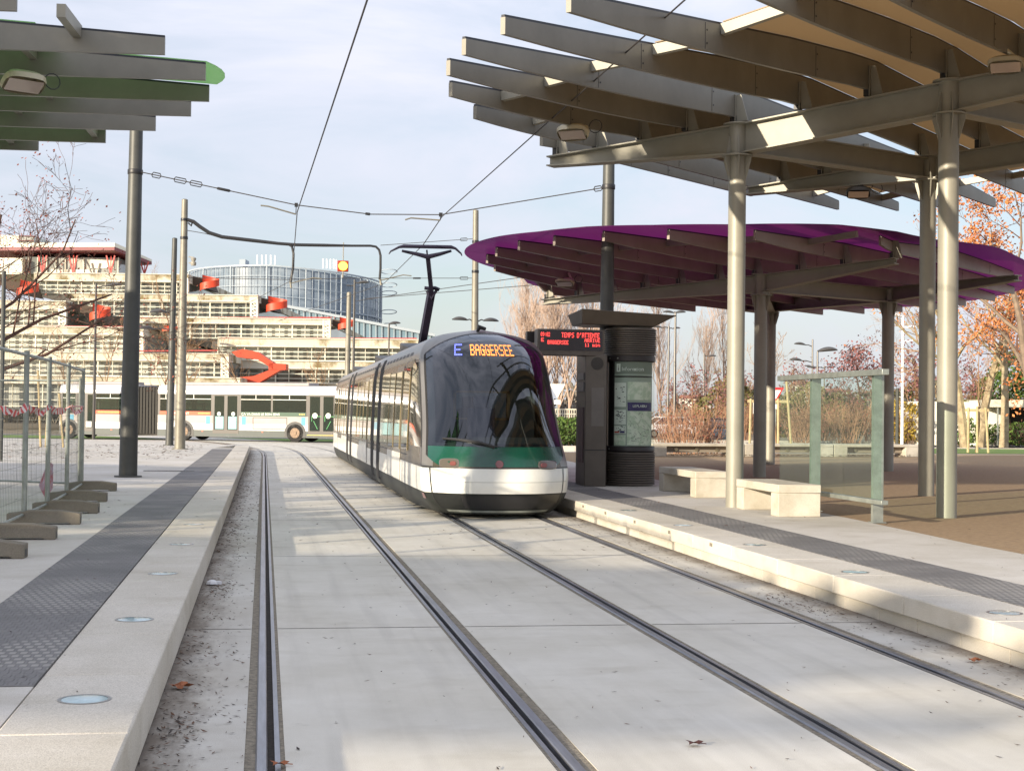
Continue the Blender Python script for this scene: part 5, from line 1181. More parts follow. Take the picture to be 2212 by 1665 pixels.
b = MB(); b.bb((sx - .05, 18.85, .54), (sx + .05, 22.98, .60)); b.build('bottom_rail', galv, gs, bevel=.006)
for y in (19.4, 21.75):
    b = MB(); b.bb((sx + .053, y - .035, PZ), (sx + .20, y + .035, 2.30)); b.bb((sx + .03, y - .08, PZ), (sx + .225, y + .08, PZ + .012)); b.build('post', galv, gs)
gm = glass('screen_glass', (.90, .965, .93, 1), .02, ior=.35)
for a, c in ((18.98, 20.28), (20.30, 21.60), (21.62, 22.96)):
    b = MB(); b.bb((sx - .006, a, .602), (sx + .006, c, 2.253)); b.build('pane', gm, gs, smooth=0)

# ------------------------------------------------------------------ site fence on the left
fx = -2.87
mesh_m = mat('fence_wire', lin(120, 124, 118), .5, .4)
def fence_panel(A, B_, label, z1=2.36, grp='wire mesh site fence panels'):
    A, B_ = Vector(A), Vector(B_); t = thing('site_fence', label, 'fence', A, grp); z0 = A.z + .12; d = (B_ - A); l = d.length; d /= l
    b = MB()
    for p in (A + d * .05, B_ - d * .05): b.tube([V(p.x, p.y, A.z + .05), V(p.x, p.y, z1 + .02)], .027, 10)
    b.tube([V(A.x, A.y, z1 - .03) + d * .05, V(B_.x, B_.y, z1 - .03) - d * .05], .02, 10); b.tube([V(A.x, A.y, z0) + d * .05, V(B_.x, B_.y, z0) - d * .05], .018, 8)
    b.build('frame', galv, t)
    b = MB(); n = int(l / .11)
    for k in range(1, n): p = A + d * (l * k / n); b.tube([V(p.x, p.y, z0), V(p.x, p.y, z1 - .03)], .0019, 3, False)
    for k in range(1, 10): z = z0 + (z1 - z0) * k / 10; b.tube([V(A.x, A.y, z) + d * .05, V(B_.x, B_.y, z) - d * .05], .0024, 3, False)
    b.build('wire_mesh', mesh_m, t, smooth=0)
fys = [12.4, 14.85, 16.95, 19.15, 21.2, 23.8, 26.9]
fxs = [-2.85, -2.86, -2.86, -2.87, -2.88, -2.95, -3.08]
ordn = ['nearest', 'second', 'third', 'fourth', 'fifth', 'farthest']
for k in range(6): fence_panel((fxs[k], fys[k], PZ), (fxs[k + 1], fys[k + 1], PZ), f'{ordn[k]} wire mesh panel of the site fence along the left platform')
def foot(x, y, label, rot=0., L_=.86):
    t = thing('concrete_block', label, 'concrete block', (x, y, PZ), 'concrete feet of the site fence'); b = MB(Matrix.Translation((x, y, PZ)) @ Matrix.Rotation(rot, 4, 'Z'))
    h = .17; b.slab([(-L_ / 2, -.11, 0), (-L_ / 2, -.11, h * .8), (-L_ / 2 + .1, -.11, h * .85), (-.18, -.11, h), (.18, -.11, h), (L_ / 2 - .1, -.11, h * .88), (L_ / 2, -.11, h * .8), (L_ / 2, -.11, 0), (L_ / 2 - .1, -.11, 0), (L_ / 2 - .14, -.11, .02), (-L_ / 2 + .14, -.11, .02), (-L_ / 2 + .1, -.11, 0)], (0, .22, 0))
    b.build('block', block_conc, t, bevel=.01, smooth=0)
    b = MB(Matrix.Translation((x, y, PZ)) @ Matrix.Rotation(rot, 4, 'Z')); b.bb((L_ / 2 - .0, -.045, .02), (L_ / 2 + .003, .045, .085)); b.build('grip_slot', black, t, smooth=0)
fl = ['nearest concrete foot of the site fence, cut by the left picture edge', 'second concrete foot of the site fence from the left picture edge', 'third concrete foot of the site fence', 'fourth concrete foot of the site fence', 'fifth concrete foot of the site fence', 'farthest concrete foot, at the corner of the site fence']
for k in range(6): foot(-2.63 + (-.0 if k < 4 else -.15 * (k - 3)), fys[k + 1], fl[k], .04 * (k % 3 - 1))
# other side of the enclosure and its return
for k, (a, c, lb) in enumerate([((-3.1, 26.95, PZ), (-5.5, 28.6, PZ), 'mesh panel closing the far end of the site next to the corner'), ((-5.5, 28.6, PZ), (-7.9, 30.2, PZ), 'mesh panel on the far side of the site, farthest left'),
                              ((-4.75, 23.2, PZ), (-5.1, 25.6, PZ), 'mesh panel inside the site, nearer the camera'), ((-5.1, 25.6, PZ), (-5.5, 28.5, PZ), 'mesh panel inside the site, meeting the far corner')]):
    fence_panel(a, c, lb, 2.2)
for (x, y, lb, r_) in ((-4.55, 23.3, 'concrete foot inside the site, nearer the camera', .3), (-5.0, 25.7, 'concrete foot in the middle of the site', .3), (-5.4, 28.3, 'concrete foot at the far corner inside the site', .6)): foot(x, y, lb, r_, 1.0)
# red and white tape
tm_ = bpy.data.materials.new('barrier_tape'); tm_.use_nodes = True; nt = tm_.node_tree; wv = nt.nodes.new('ShaderNodeTexWave'); wv.inputs['Scale'].default_value = 2.2; wv.bands_direction = 'DIAGONAL'
tcn = nt.nodes.new('ShaderNodeTexCoord'); nt.links.new(tcn.outputs['Object'], wv.inputs[0]); rpn = nt.nodes.new('ShaderNodeValToRGB'); rpn.color_ramp.interpolation = 'CONSTANT'; rpn.color_ramp.elements[1].position = .5
rpn.color_ramp.elements[0].color = lin(206, 44, 44); rpn.color_ramp.elements[1].color = lin(226, 214, 208); nt.links.new(wv.outputs['Fac'], rpn.inputs[0]); nt.links.new(rpn.outputs[0], nt.nodes['Principled BSDF'].inputs[0])
b = MB(); rows = [[], []]; rr = random.Random(9); pts = []
for k in range(6):
    for j in range(8):
        u = j / 8; y = fys[k] + (fys[k + 1] - fys[k]) * u; x = fxs[k] + (fxs[k + 1] - fxs[k]) * u; pts.append((x, y, u))
for (x, y, u) in pts:
    sag = .10 * 4 * u * (1 - u) * rr.uniform(.6, 1.2); hw_ = .055 * rr.uniform(.6, 1.0); tw_ = rr.uniform(-1.0, 1.0)
    z = 1.72 - sag
    rows[0].append(V(x - hw_ * math.sin(tw_), y, z - hw_ * math.cos(tw_))); rows[1].append(V(x + .03 + hw_ * math.sin(tw_), y, z + hw_ * math.cos(tw_)))
b.grid(rows); b.tube([V(x, y, 1.72) + V(0, 0, 0) for (x, y) in [(fxs[5], fys[5]), (fxs[6], fys[6])]], .012, 5)
o = b.build('barrier_tape', tm_); tag(recentre(o, (fxs[0], fys[0], PZ)), 'crumpled red and white barrier tape strung along the site fence', 'barrier tape')
b = MB(); b.add([(-3.05, 21.6, .62), (-2.95, 21.75, .95), (-2.9, 21.9, .9), (-2.93, 22.1, .55), (-3.0, 21.9, .42), (-3.0, 21.8, .7)], [(0, 1, 5), (1, 2, 5), (2, 3, 5), (3, 4, 5), (4, 0, 5)])
tag(recentre(b.build('torn_poster', mat('poster_torn', lin(206, 206, 224), .6, col2=lin(196, 80, 90), vscale=6), smooth=0), (-3, 21.8, PZ)), 'torn white and red sheet caught low on the site fence', 'poster')
# small bicycle leaning against the darker pole
bk = thing('bicycle', 'teal bicycle seen end on, leaning on the darker pole', 'bicycle', (-3.35, 60.9, PZ))
bx, by = -3.33, 60.85; teal = mat('bike_teal', lin(60, 140, 140), .4, .2)
for (dy, nm) in ((-.5, 'wheel'), (.5, 'wheel')):
    b = MB(); b.tube([V(bx + .04 * math.cos(w_) * 0, by + dy + .32 * math.cos(w_), PZ + .34 + .32 * math.sin(w_)) for w_ in [2 * math.pi * k / 24 for k in range(25)]], .022, 6, False)
    for k in range(8): b.tube([V(bx, by + dy, PZ + .34), V(bx, by + dy + .31 * math.cos(k * .785), PZ + .34 + .31 * math.sin(k * .785))], .004, 3, False)
    b.build('wheel', rubber, bk)
b = MB(); zz_ = PZ + .34
for p, q in (((by - .5, zz_), (by - .35, zz_ + .55)), ((by - .35, zz_ + .55), (by + .12, zz_ + .50)), ((by - .33, zz_ + .45), (by, zz_ - .05)), ((by, zz_ - .05), (by + .15, zz_ + .58)), ((by + .5, zz_), (by + .12, zz_ + .48)), ((by, zz_ - .05), (by + .5, zz_))): b.tube([V(bx, p[0], p[1]), V(bx, q[0], q[1])], .02, 8)
b.tube([V(bx, by - .35, zz_ + .55), V(bx, by - .36, zz_ + .68)], .018, 8); b.build('frame', teal, bk)
b = MB(); b.tube([V(bx - .28, by - .30, zz_ + .68), V(bx - .2, by - .38, zz_ + .7), V(bx + .2, by - .38, zz_ + .7), V(bx + .28, by - .30, zz_ + .68)], .016, 8); b.build('handlebar', black, bk)
b = MB(); b.bar(V(bx, by + .05, zz_ + .62), V(bx, by + .3, zz_ + .63), .14, .05); b.build('saddle', black, bk, bevel=.02)
# long low concrete seats with lamps let into their fronts, across the square
pd0, pd1 = gp(1408, 986, PZ), gp(1985, 987, PZ); dv = (pd1 - pd0); tot = dv.length; dv /= tot; nv = V(-dv.y, dv.x, 0); nv = nv if nv.y > 0 else -nv
seat_c = white_conc; lampy = mat('seat_lamp', lin(150, 140, 116), .3, .5)
nS = 3; gapw = .0; sl_ = tot / nS
for k in range(nS):
    a = pd0 + dv * (sl_ * k + .02); c = pd0 + dv * (sl_ * (k + 1) - .02)
    t = thing('long_seat', ['long low concrete seat nearest the kiosk, across the brown square', 'long low concrete seat in the middle of the row, behind the purple canopy posts', 'long low concrete seat at the right end of the row, seen through the glass screen'][k], 'concrete seat', (a + c) / 2, 'long concrete seats beyond the square')
    b = MB(); b.slab([a + V(0, 0, .36), c + V(0, 0, .36), c + nv * .75 + V(0, 0, .36), a + nv * .75 + V(0, 0, .36)], (0, 0, .10)); b.build('seat_slab', seat_c, t, bevel=.01)
    for q in (a, c - dv * .55):
        b = MB(); b.slab([q, q + dv * .55, q + dv * .55 + nv * .7, q + nv * .7], (0, 0, .359)); b.build('leg', seat_c, t, bevel=.01)
    b = MB(); b.slab([a + dv * .56 + nv * .25 + V(0, 0, .14), c - dv * .56 + nv * .25 + V(0, 0, .14), c - dv * .56 + nv * .35 + V(0, 0, .14), a + dv * .56 + nv * .35 + V(0, 0, .14)], (0, 0, .219)); bk_ = b.build('front_beam', mat('seat_beam', lin(150, 140, 126), .8), t)
    for j in range(3):
        q = a + dv * (sl_ * (.28 + .22 * j)) + nv * .25 + V(0, 0, .25); b = MB(); b.tube([q, q - nv * .03], .075, 14); b.build('lamp', lampy, bk_)
b = MB(); rr = random.Random(4)
for k in range(900):
    q = pd0 + dv * rr.uniform(.4, tot - .4) + nv * rr.uniform(-.1, .5); b.cur = rr.choice([0, 1]); leaf_bit(b, q.x, q.y, PZ + .02 + rr.uniform(0, .05), rr.uniform(.04, .09))
o = b.build('leaf_litter', [mat('litter_brown', lin(92, 68, 50), .9), mat('litter_rust', lin(122, 78, 50), .9)], smooth=0); o['kind'] = 'stuff'

# ------------------------------------------------------------------ terraced office block
def pd_(x, y, D): return atD(x, y, D)
cream = mat('terrace_concrete', lin(204, 198, 184), .85, var=.1, vscale=.3)
vine = mat('terrace_vines', lin(196, 190, 172), .9, col2=lin(120, 106, 74), vscale=.55, stretch=(1, 1, .8), ramp=(.36, .52), detail=5)
mull = mat('mullion_cream', lin(226, 222, 204), .5); oglass = mat('office_glass', lin(104, 108, 104), .06, spec=.8, col2=lin(176, 178, 170), vscale=.11, ramp=(.40, .6), stretch=(1, 1, .5), detail=1)
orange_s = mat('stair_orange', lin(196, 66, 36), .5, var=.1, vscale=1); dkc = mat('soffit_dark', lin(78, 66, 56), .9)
bld = thing('office_building', 'terraced cream office building with window bands, vines and orange stairs behind the bus', 'building', pd_(420, 900, 135) * V(1, 1, 0).length if False else (pd_(420, 900, 135).x, pd_(420, 900, 135).y, 0))
def rbox(b, x0, x1, y0, y1, D, dep, proud=0.):
    """box whose front face spans photo points x0..x1, y0..y1 at distance D, running back by dep"""
    A, B_, C_ = pd_(x0, (y0 + y1) / 2, D - proud), pd_(x1, (y0 + y1) / 2, D - proud), None
    xm = (x0 + x1) / 2; zt_, zb_ = pd_(xm, y0, D).z, pd_(xm, y1, D).z; k = V(_F0.x, _F0.y, 0) * dep
    b.prism([(A.x, A.y), (B_.x, B_.y), (B_.x + k.x, B_.y + k.y), (A.x + k.x, A.y + k.y)], zb_, zt_)
STO = [(73, 407, 591, 608, 608, 634, 150), (143, 557, 635.5, 650, 651, 684, 145), (-40, 143, 649.5, 668, 669, 704, 136), (300, 714, 687, 699.5, 699.5, 731, 140),
       (-40, 310, 705.5, 722, 723, 756, 130), (470, 905, 731, 750, 750, 779, 135), (-40, 494, 761, 778, 779, 812, 125), (480, 940, 780, 797, 798, 827, 131), (-40, 520, 813, 830, 830, 880, 120), (480, 940, 829, 848, 849, 905, 127)]
for (x0, x1, pt_, pb_, wt_, wb_, D) in STO:
    b = MB(); rbox(b, x0, x1, pt_, pb_, D, 34); o = b.build('storey', vine, bld, smooth=0)
    b = MB(); rbox(b, x0, x1, pb_ - 2.2, pb_ + .6, D, 2, .25); rbox(b, x0, x1, pt_ - .8, pt_ + 1.2, D, 2, .15); b.build('slab_edge', cream, o, smooth=0)
    b = MB(); rbox(b, x0 + 1, x1 - 1, wt_, wb_ + 6, D + .7, 30); b.build('window_glass', oglass, o, smooth=0)
    b = MB(); wpx = 1.15 / D * FPX; n = int((x1 - x0) / wpx)
    for k in range(n + 1):
        x = x0 + (x1 - x0) * k / n; w_ = .9 if k % 4 else 2.0; rbox(b, x - w_ / 2, x + w_ / 2, wt_, wb_, D, .3)
    for f_ in (.03, .36, .70, .98): y = wt_ + (wb_ - wt_) * f_; rbox(b, x0, x1, y - .6, y + .6, D, .25, .04)
    b.build('window_mullions', mull, o, smooth=0)
    b = MB()                                                             # white lattice at the block's right end
    lx0, lx1 = x1 - 15, x1 - 2
    for x in (lx0, lx1): b.bar(pd_(x, wt_ - 8, D - .6), pd_(x, wb_ + 8, D - .6), .16, .16)
    for k in range(7):
        y = wt_ - 6 + (wb_ - wt_ + 12) * k / 6; b.bar(pd_(lx0, y, D - .6), pd_(lx1, y, D - .6), .1, .1)
        if k < 6: b.bar(pd_(lx0, y, D - .6), pd_(lx1, y + (wb_ - wt_ + 12) / 6, D - .6), .07, .07)
    if x1 < 900: b.build('lattice', mull, o, smooth=0)
def helix(x0, x1, y0, y1, D):
    c = pd_((x0 + x1) / 2, (y0 + y1) / 2, D + 1.5); r = (pd_(x1, y0, D) - pd_(x0, y0, D)).length / 2; zt_, zb_ = pd_((x0 + x1) / 2, y0, D).z, pd_((x0 + x1) / 2, y1, D).z
    hh = (zt_ - zb_) * .40; rows = [[], [], [], []]
    for k in range(25):
        t = k / 24; a = R(150 - 330 * t); q = c + _R0 * (r * math.cos(a)) - _F0 * (-r * .8 * math.sin(a)); z = zt_ - (zt_ - zb_ - hh) * t
        i = (c + (q - c) * .94); rows[0].append(V(q.x, q.y, z - hh)); rows[1].append(V(q.x, q.y, z)); rows[2].append(V(i.x, i.y, z)); rows[3].append(V(i.x, i.y, z - hh))
    b = MB(); b.grid(rows + [rows[0]]); o = b.build('spiral_stair', orange_s, bld, smooth=40)
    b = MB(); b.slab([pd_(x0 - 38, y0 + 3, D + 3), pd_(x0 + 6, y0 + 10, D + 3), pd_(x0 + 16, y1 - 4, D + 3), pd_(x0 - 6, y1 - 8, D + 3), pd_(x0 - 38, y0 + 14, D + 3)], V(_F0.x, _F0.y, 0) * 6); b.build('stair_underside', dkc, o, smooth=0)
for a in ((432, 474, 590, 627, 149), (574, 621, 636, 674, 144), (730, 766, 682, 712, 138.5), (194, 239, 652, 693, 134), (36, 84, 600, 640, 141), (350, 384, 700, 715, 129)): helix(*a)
b = MB(); F6 = V(_F0.x, _F0.y, 0) * 1.6
for poly in ([(500, 760), (524, 754), (556, 760), (590, 783), (590, 797), (556, 776), (512, 771)], [(580, 784), (617, 786), (617, 799), (580, 799)], [(588, 797), (606, 799), (560, 826), (520, 829), (516, 815), (548, 812)]):
    b.slab([pd_(x, y, 123.) for x, y in poly], F6)
b.build('zigzag_stair', orange_s, bld, smooth=0)
b = MB()
for i_ in range(-2, 24): pass
b.bar(pd_(0, 704, 130), pd_(310, 706, 130), .1, .1); b.bar(pd_(300, 686, 140), pd_(714, 686, 140), .1, .1); b.bar(pd_(480, 730, 135), pd_(900, 731, 135), .1, .1); b.bar(pd_(470, 757, 124.5), pd_(300, 758, 124.5), .1, .1)
for k in range(60): b.bar(pd_(310 + 7 * k, 684, 140), pd_(310 + 7 * k, 688, 140), .04, .04)
b.build('red_railing', mat('railing_red', lin(170, 60, 58), .5), bld, smooth=0)
redr = mat('roof_red', lin(116, 42, 48), .5); strut = mat('strut_pink', lin(206, 92, 84), .5)
b = MB(); fr = [pd_(-40, 553, 152), pd_(247, 545, 150), pd_(328, 566, 160), pd_(60, 560, 175)]; zr = pd_(247, 548, 150).z
b.add([V(p.x, p.y, zr + (.35 if i < 2 else -.1)) for i, p in enumerate(fr)] + [V(p.x, p.y, zr + (.68 if i < 2 else .2)) for i, p in enumerate(fr)], [(3, 2, 1, 0), (4, 5, 6, 7), (0, 1, 5, 4), (1, 2, 6, 5), (2, 3, 7, 6), (3, 0, 4, 7)]); rf = b.build('pavilion_roof', redr, bld, smooth=0)
b = MB(); b.add([V(p.x, p.y, zr + (.69 if i < 2 else .21)) for i, p in enumerate(fr)] + [V(p.x, p.y, zr + (1.1 if i < 2 else .45)) for i, p in enumerate(fr)], [(3, 2, 1, 0), (4, 5, 6, 7), (0, 1, 5, 4), (1, 2, 6, 5), (2, 3, 7, 6), (3, 0, 4, 7)]); b.build('roof_edge', mull, rf, smooth=0)
b = MB(); rbox(b, 50, 255, 556, 592, 153, 10); pv_ = b.build('pavilion', oglass, bld, smooth=0)
b = MB(); rbox(b, 195, 245, 560, 580, 152.9, 1); rbox(b, -40, 48, 557, 592, 152, 12); rbox(b, 110, 212, 582, 592, 152.9, 1)
for x in (60, 80, 100, 120, 140, 160, 180, 254): rbox(b, x, x + 1.4, 556, 592, 152.8, .3)
b.build('pavilion_walls', mull, pv_, smooth=0)
b = MB()
for x in (92, 158, 239, 312):
    D_ = 151 if x < 300 else 158
    b.bar(pd_(x, 592, D_), pd_(x - 9, 552 if x < 300 else 565, D_), .13, .13); b.bar(pd_(x, 592, D_), pd_(x + 9, 552 if x < 300 else 565, D_), .13, .13); b.bar(pd_(x, 592, D_), pd_(x + 1, 552 if x < 300 else 565, D_ + 1), .1, .1)
b.build('roof_struts', strut, rf, smooth=0)
b = MB(); rbox(b, -40, 40, 508, 551, 160, 12); lt = b.build('lift_tower', cream, bld, smooth=0)
b = MB(); rbox(b, 40.2, 73, 509, 550, 160.1, 10); b.build('tower_glass', oglass, lt, smooth=0)
b = MB()
for y in (509, 519, 530, 541): rbox(b, 40.2, 73, y, y + 1.4, 159.9, .2)
b.build('tower_frames', mat('tower_red_frame', lin(120, 60, 54), .5), lt, smooth=0)

# ------------------------------------------------------------------ round glass tower far behind
TD = 560.; tc_ = pd_(613, 894, TD); tr = 208 / FPX * TD
tow = thing('glass_tower', 'huge round glass tower with white lattice frame far behind the offices', 'tower', (tc_.x, tc_.y, 0))
def tz(a): p = math.cos(a); zc = pd_(613, 574, TD - tr).z; return zc - 2.2 * max(0, p) - .6 * (1 - math.sin(a))
tg = mat('tower_facade', lin(112, 126, 140), .15, spec=.6, col2=lin(140, 152, 164), vscale=.06, ramp=(.42, .6), stretch=(1, 1, 3))
tw_ = mat('tower_white', lin(158, 168, 176), .5); n = 72
rad = lambda r, a: tc_ + _R0 * (r * math.cos(a)) - V(_F0.x, _F0.y, 0) * (r * math.sin(a))
b = MB(); b.grid([[V(rad(tr - 1.2, 2 * math.pi * k / n).x, rad(tr - 1.2, 2 * math.pi * k / n).y, z) for k in range(n + 1)] for z in (0, 20, 40)] + [[V(rad(tr - 1.2, 2 * math.pi * k / n).x, rad(tr - 1.2, 2 * math.pi * k / n).y, tz(2 * math.pi * k / n) - .3) for k in range(n + 1)]])
b.quad(*[V(rad(tr - 1.2, 2 * math.pi * k / n).x, rad(tr - 1.2, 2 * math.pi * k / n).y, tz(2 * math.pi * k / n) - .3) for k in range(n)]); b.build('glass_drum', tg, tow, smooth=50)
b = MB()
for k in range(60):
    a = -.3 + (math.pi + .6) * k / 59; p = rad(tr, a); w_ = .11 if k % 6 else .3; b.tube([V(p.x, p.y, 0), V(p.x, p.y, tz(a))], w_, 4)
b.build('columns', tw_, tow, smooth=0)
for j in range(14):
    b = MB(); f_ = 1 - j / 15; b.tube([V(rad(tr, a).x, rad(tr, a).y, tz(a) * f_) for a in [-.35 + (math.pi + .7) * k / 40 for k in range(41)]], .34 if j in (0, 4, 8) else .11, 4); b.build('ring_beam', tw_, tow, smooth=0)
b = MB()
for j in range(7):
    z = 24 + 5.0 * j if j != 4 else 46; b.tube([V((tc_ + _R0 * (tr + 2.6 + 3.0 * math.cos(a))).x, (tc_ + _R0 * (tr + 2.6 + 3.0 * math.cos(a))).y - 3.0 * math.sin(a), z + .6 * math.sin(a)) for a in [k * math.pi / 8 for k in range(17)]], .16, 5)
b.build('spiral_frames', tw_, tow)
for x, yb, yt in [(556, 572, 551), (566, 572, 551), (575, 572, 551), (585, 572, 551), (594, 572, 552), (698, 580, 559), (706, 580, 559), (714, 581, 560), (721, 581, 560), (727, 582, 561)]:
    b = MB(); b.tube([pd_(x, yb, TD - 10), pd_(x, yt, TD - 10)], .3, 5); b.build('roof_mast', mat('mast_white', lin(236, 236, 236), .4), tow)
b = MB(); rbox(b, 517, 530, 560, 573, TD - 5, 8); b.build('roof_cabin', tw_, tow, smooth=0)
wing = thing('glass_wing', 'low blue glass wing sloping down to the right below the round tower', 'building', (pd_(780, 894, 500).x, pd_(780, 894, 500).y, 0))
b = MB(); b.slab([pd_(600, 894, 500), pd_(940, 894, 500), pd_(940, 724, 500), pd_(622, 662, 500), pd_(600, 662, 500)], V(_F0.x, _F0.y, 0) * 40); b.build('glass_wall', mat('wing_glass', lin(98, 124, 140), .1, spec=.8, col2=lin(126, 148, 160), vscale=.08), wing, smooth=0)
b = MB()
for k in range(26): x = 604 + 13 * k; y = 662 + max(0, x - 622) * .195; b.bar(pd_(x, 880, 499.5), pd_(x, y, 499.5), .25, .25)
b.bar(pd_(600, 662, 499), pd_(622, 662, 499), .9, .9); b.bar(pd_(622, 662, 499), pd_(940, 724, 499), .9, .9); b.build('wall_frames', tw_, wing, smooth=0)

# ------------------------------------------------------------------ trees and shrubs
bark = mat('bark_grey', lin(122, 106, 90), .9, var=.25, vscale=3); bark_p = mat('bark_pale', lin(176, 160, 128), .85, col2=lin(126, 112, 88), vscale=3.5); twig_p = mat('twig_pink', lin(176, 154, 138), .9); twig_b = mat('twig_brown', lin(140, 112, 86), .9)
twig_d = mat('twig_dark', lin(86, 62, 52), .9); twig_r = mat('twig_red', lin(152, 116, 92), .9)
lf_rust = mat('leaf_dry', lin(128, 70, 56), .8, var=.3, vscale=2); lf_or = mat('leaf_orange', lin(208, 140, 84), .7, col2=lin(164, 96, 56), vscale=1.2)
lf_gr = mat('leaf_green', lin(98, 124, 46), .7, col2=lin(44, 66, 30), vscale=1.5); lf_ol = mat('leaf_olive', lin(120, 112, 60), .7, col2=lin(70, 72, 40), vscale=1.5); lf_ye = mat('leaf_yellow', lin(176, 150, 52), .7, col2=lin(112, 96, 40), vscale=2)
lf_pu = mat('leaf_purple', lin(142, 96, 94), .8, col2=lin(100, 66, 66), vscale=2)
def quadleaf(b, p, s, rg):
    a = Vector((rg.uniform(-1, 1), rg.uniform(-1, 1), rg.uniform(-1, 1))).normalized(); c = a.orthogonal().normalized(); d = a.cross(c)
    b.add([p - c * s, p - d * s * .55, p + c * s, p + d * s * .55], [(0, 1, 2, 3)])
def grow(seed, H, kind):
    rg = random.Random(seed); T, Cr = MB(), MB(); tips = []
    P = dict(poplar=(.10, .24, 5, .46, 30, .55), plane=(.5, .62, 5, .5, 7, .12), spread=(.5, .72, 6, .55, 7, .08), young=(.35, .55, 4, .42, 12, .3), twiggy=(.5, .6, 5, .5, 9, .22))[kind]
    r0 = dict(poplar=.008, plane=.02, spread=.0095, young=.006, twiggy=.012)[kind] * H + .01
    def branch(p, d, l, r, lev):
        n = 4 if lev < 2 else 3; pts = [p]; rs = [r]; q = p.copy(); dd = d.copy()
        for i in range(n):
            wob = .10 if lev == 0 else .24
            dd = (dd + V(rg.gauss(0, wob), rg.gauss(0, wob), rg.gauss(0, wob * .6) + P[5] * (.5 if lev else 0))).normalized(); q = q + dd * (l / n); pts.append(q.copy()); rs.append(max(.006, r * (1 - .62 * (i + 1) / n)))
        (T if lev < 2 else Cr).tube(pts, rs, 7 if lev == 0 else 5 if lev == 1 else 3, lev < 2)
        if lev >= P[2] - 1: tips.append(q); return
        nb = P[4] if lev == 0 else rg.choice([3, 4, 5]) if lev < 3 else rg.choice([2, 3])
        for k in range(nb):
            t = rg.uniform(.28 if lev == 0 and kind in ('plane', 'spread') else (.12 if kind == 'poplar' else .3), 1.) if lev == 0 else rg.uniform(.25, 1.)
            i = min(n - 1, int(t * n)); pp = pts[i].lerp(pts[i + 1], t * n - i); ax = (pts[i + 1] - pts[i]).normalized()
            az = rg.uniform(0, 6.283); o = ax.orthogonal().normalized(); o = o * math.cos(az) + ax.cross(o) * math.sin(az)
            sp = rg.uniform(P[0], P[1]) * (1.25 if lev else 1.35); nd = (ax * math.cos(sp) + o * math.sin(sp)).normalized()
            ll = l * P[3] * rg.uniform(.75, 1.25) * ((1.15 - .75 * t) if lev == 0 and kind in ('poplar', 'young', 'twiggy') else 1)
            if lev == 0 and kind == 'poplar': ll *= .95
            branch(pp, nd, ll, max(.006, rs[i] * .55), lev + 1)
    base = H * dict(poplar=.98, plane=.62, spread=.5, young=.95, twiggy=.7)[kind]
    branch(V(0, 0, 0), V(0, 0, 1), base, r0, 0)
    return T, Cr, tips, rg
def tree(label, cat, loc, H, kind, seed, bm, tm_, leaf=None, nl=0, ls=.08, group=None, spread=.35):
    T, Cr, tips, rg = grow(seed, H, kind); t = thing('tree', label, cat, loc, group); M = Matrix.Translation(loc)
    T.v = [tuple(M @ Vector(p)) for p in T.v]; Cr.v = [tuple(M @ Vector(p)) for p in Cr.v]
    if leaf:
        Cr.cur = 1
        for k in range(nl): p = rg.choice(tips) + V(rg.gauss(0, spread), rg.gauss(0, spread), rg.gauss(0, spread)); quadleaf(Cr, Vector(loc) + p, ls * rg.uniform(.6, 1.3), rg)
    T.build('trunk', bm, t); Cr.build('crown', [tm_, leaf] if leaf else [tm_], t, smooth=0, recalc=False); return t
def shrub(label, loc, H, W, seed, sm, leaf=None, nl=0, ls=.05, ns=60, cat='shrub', group=None, name='shrub', solid=False):
    rg = random.Random(seed); t = thing(name, label, cat, loc, group); b = MB(); f_ = MB(); loc = Vector(loc)
    for k in range(ns):
        a, r = rg.uniform(0, 6.28), rg.uniform(.1, 1); p = loc + V(math.cos(a) * r * W * .25, math.sin(a) * r * W * .25, 0); e = loc + V(math.cos(a) * r * W * .5, math.sin(a) * r * W * .5, H * rg.uniform(.55, 1))
        m_ = p.lerp(e, .5) + V(rg.gauss(0, .06 * W), rg.gauss(0, .06 * W), .08 * H); b.tube([p, m_, e], [.014, .009, .005], 3, False)
        for j in range(5):
            s_ = p.lerp(e, rg.uniform(.35, .95)); b.tube([s_, s_ + V(rg.gauss(0, .11 * W), rg.gauss(0, .11 * W), abs(rg.gauss(0, .16 * H)))], [.007, .004], 3, False)
    for k in range(nl):
        if solid:
            u, v, w_ = rg.gauss(0, 1), rg.gauss(0, 1), rg.gauss(0, 1); L_ = math.sqrt(u * u + v * v + w_ * w_) or 1; rr_ = rg.uniform(.5, 1.) ** .4 * (1 + .18 * math.sin(5 * u / L_ + seed) * math.cos(4 * w_ / L_)); p = loc + V(u / L_ * W * .5 * rr_, v / L_ * W * .5 * rr_, H * .5 + w_ / L_ * H * .5 * rr_)
            if p.z < loc.z: continue
        else: a, r = rg.uniform(0, 6.28), rg.uniform(0, 1) ** .6; p = loc + V(math.cos(a) * r * W * .5, math.sin(a) * r * W * .5, H * rg.uniform(.2, 1))
        quadleaf(f_, p, ls * rg.uniform(.6, 1.4), rg)
    b.build('stems', sm, t, smooth=0, recalc=False)
    if nl: f_.build('foliage', leaf, t, smooth=0, recalc=False)
    return t
def gat(x, D, z=.0): p = pd_(x, 894, D); return V(p.x, p.y, z)
# big tree reaching in from the left edge
tree('bare spreading tree with a few rusty leaves reaching in at the left edge', 'tree', gat(-95, 46, .1), 15.2, 'spread', 23, twig_d, twig_d, lf_rust, 1500, .045, spread=.15)
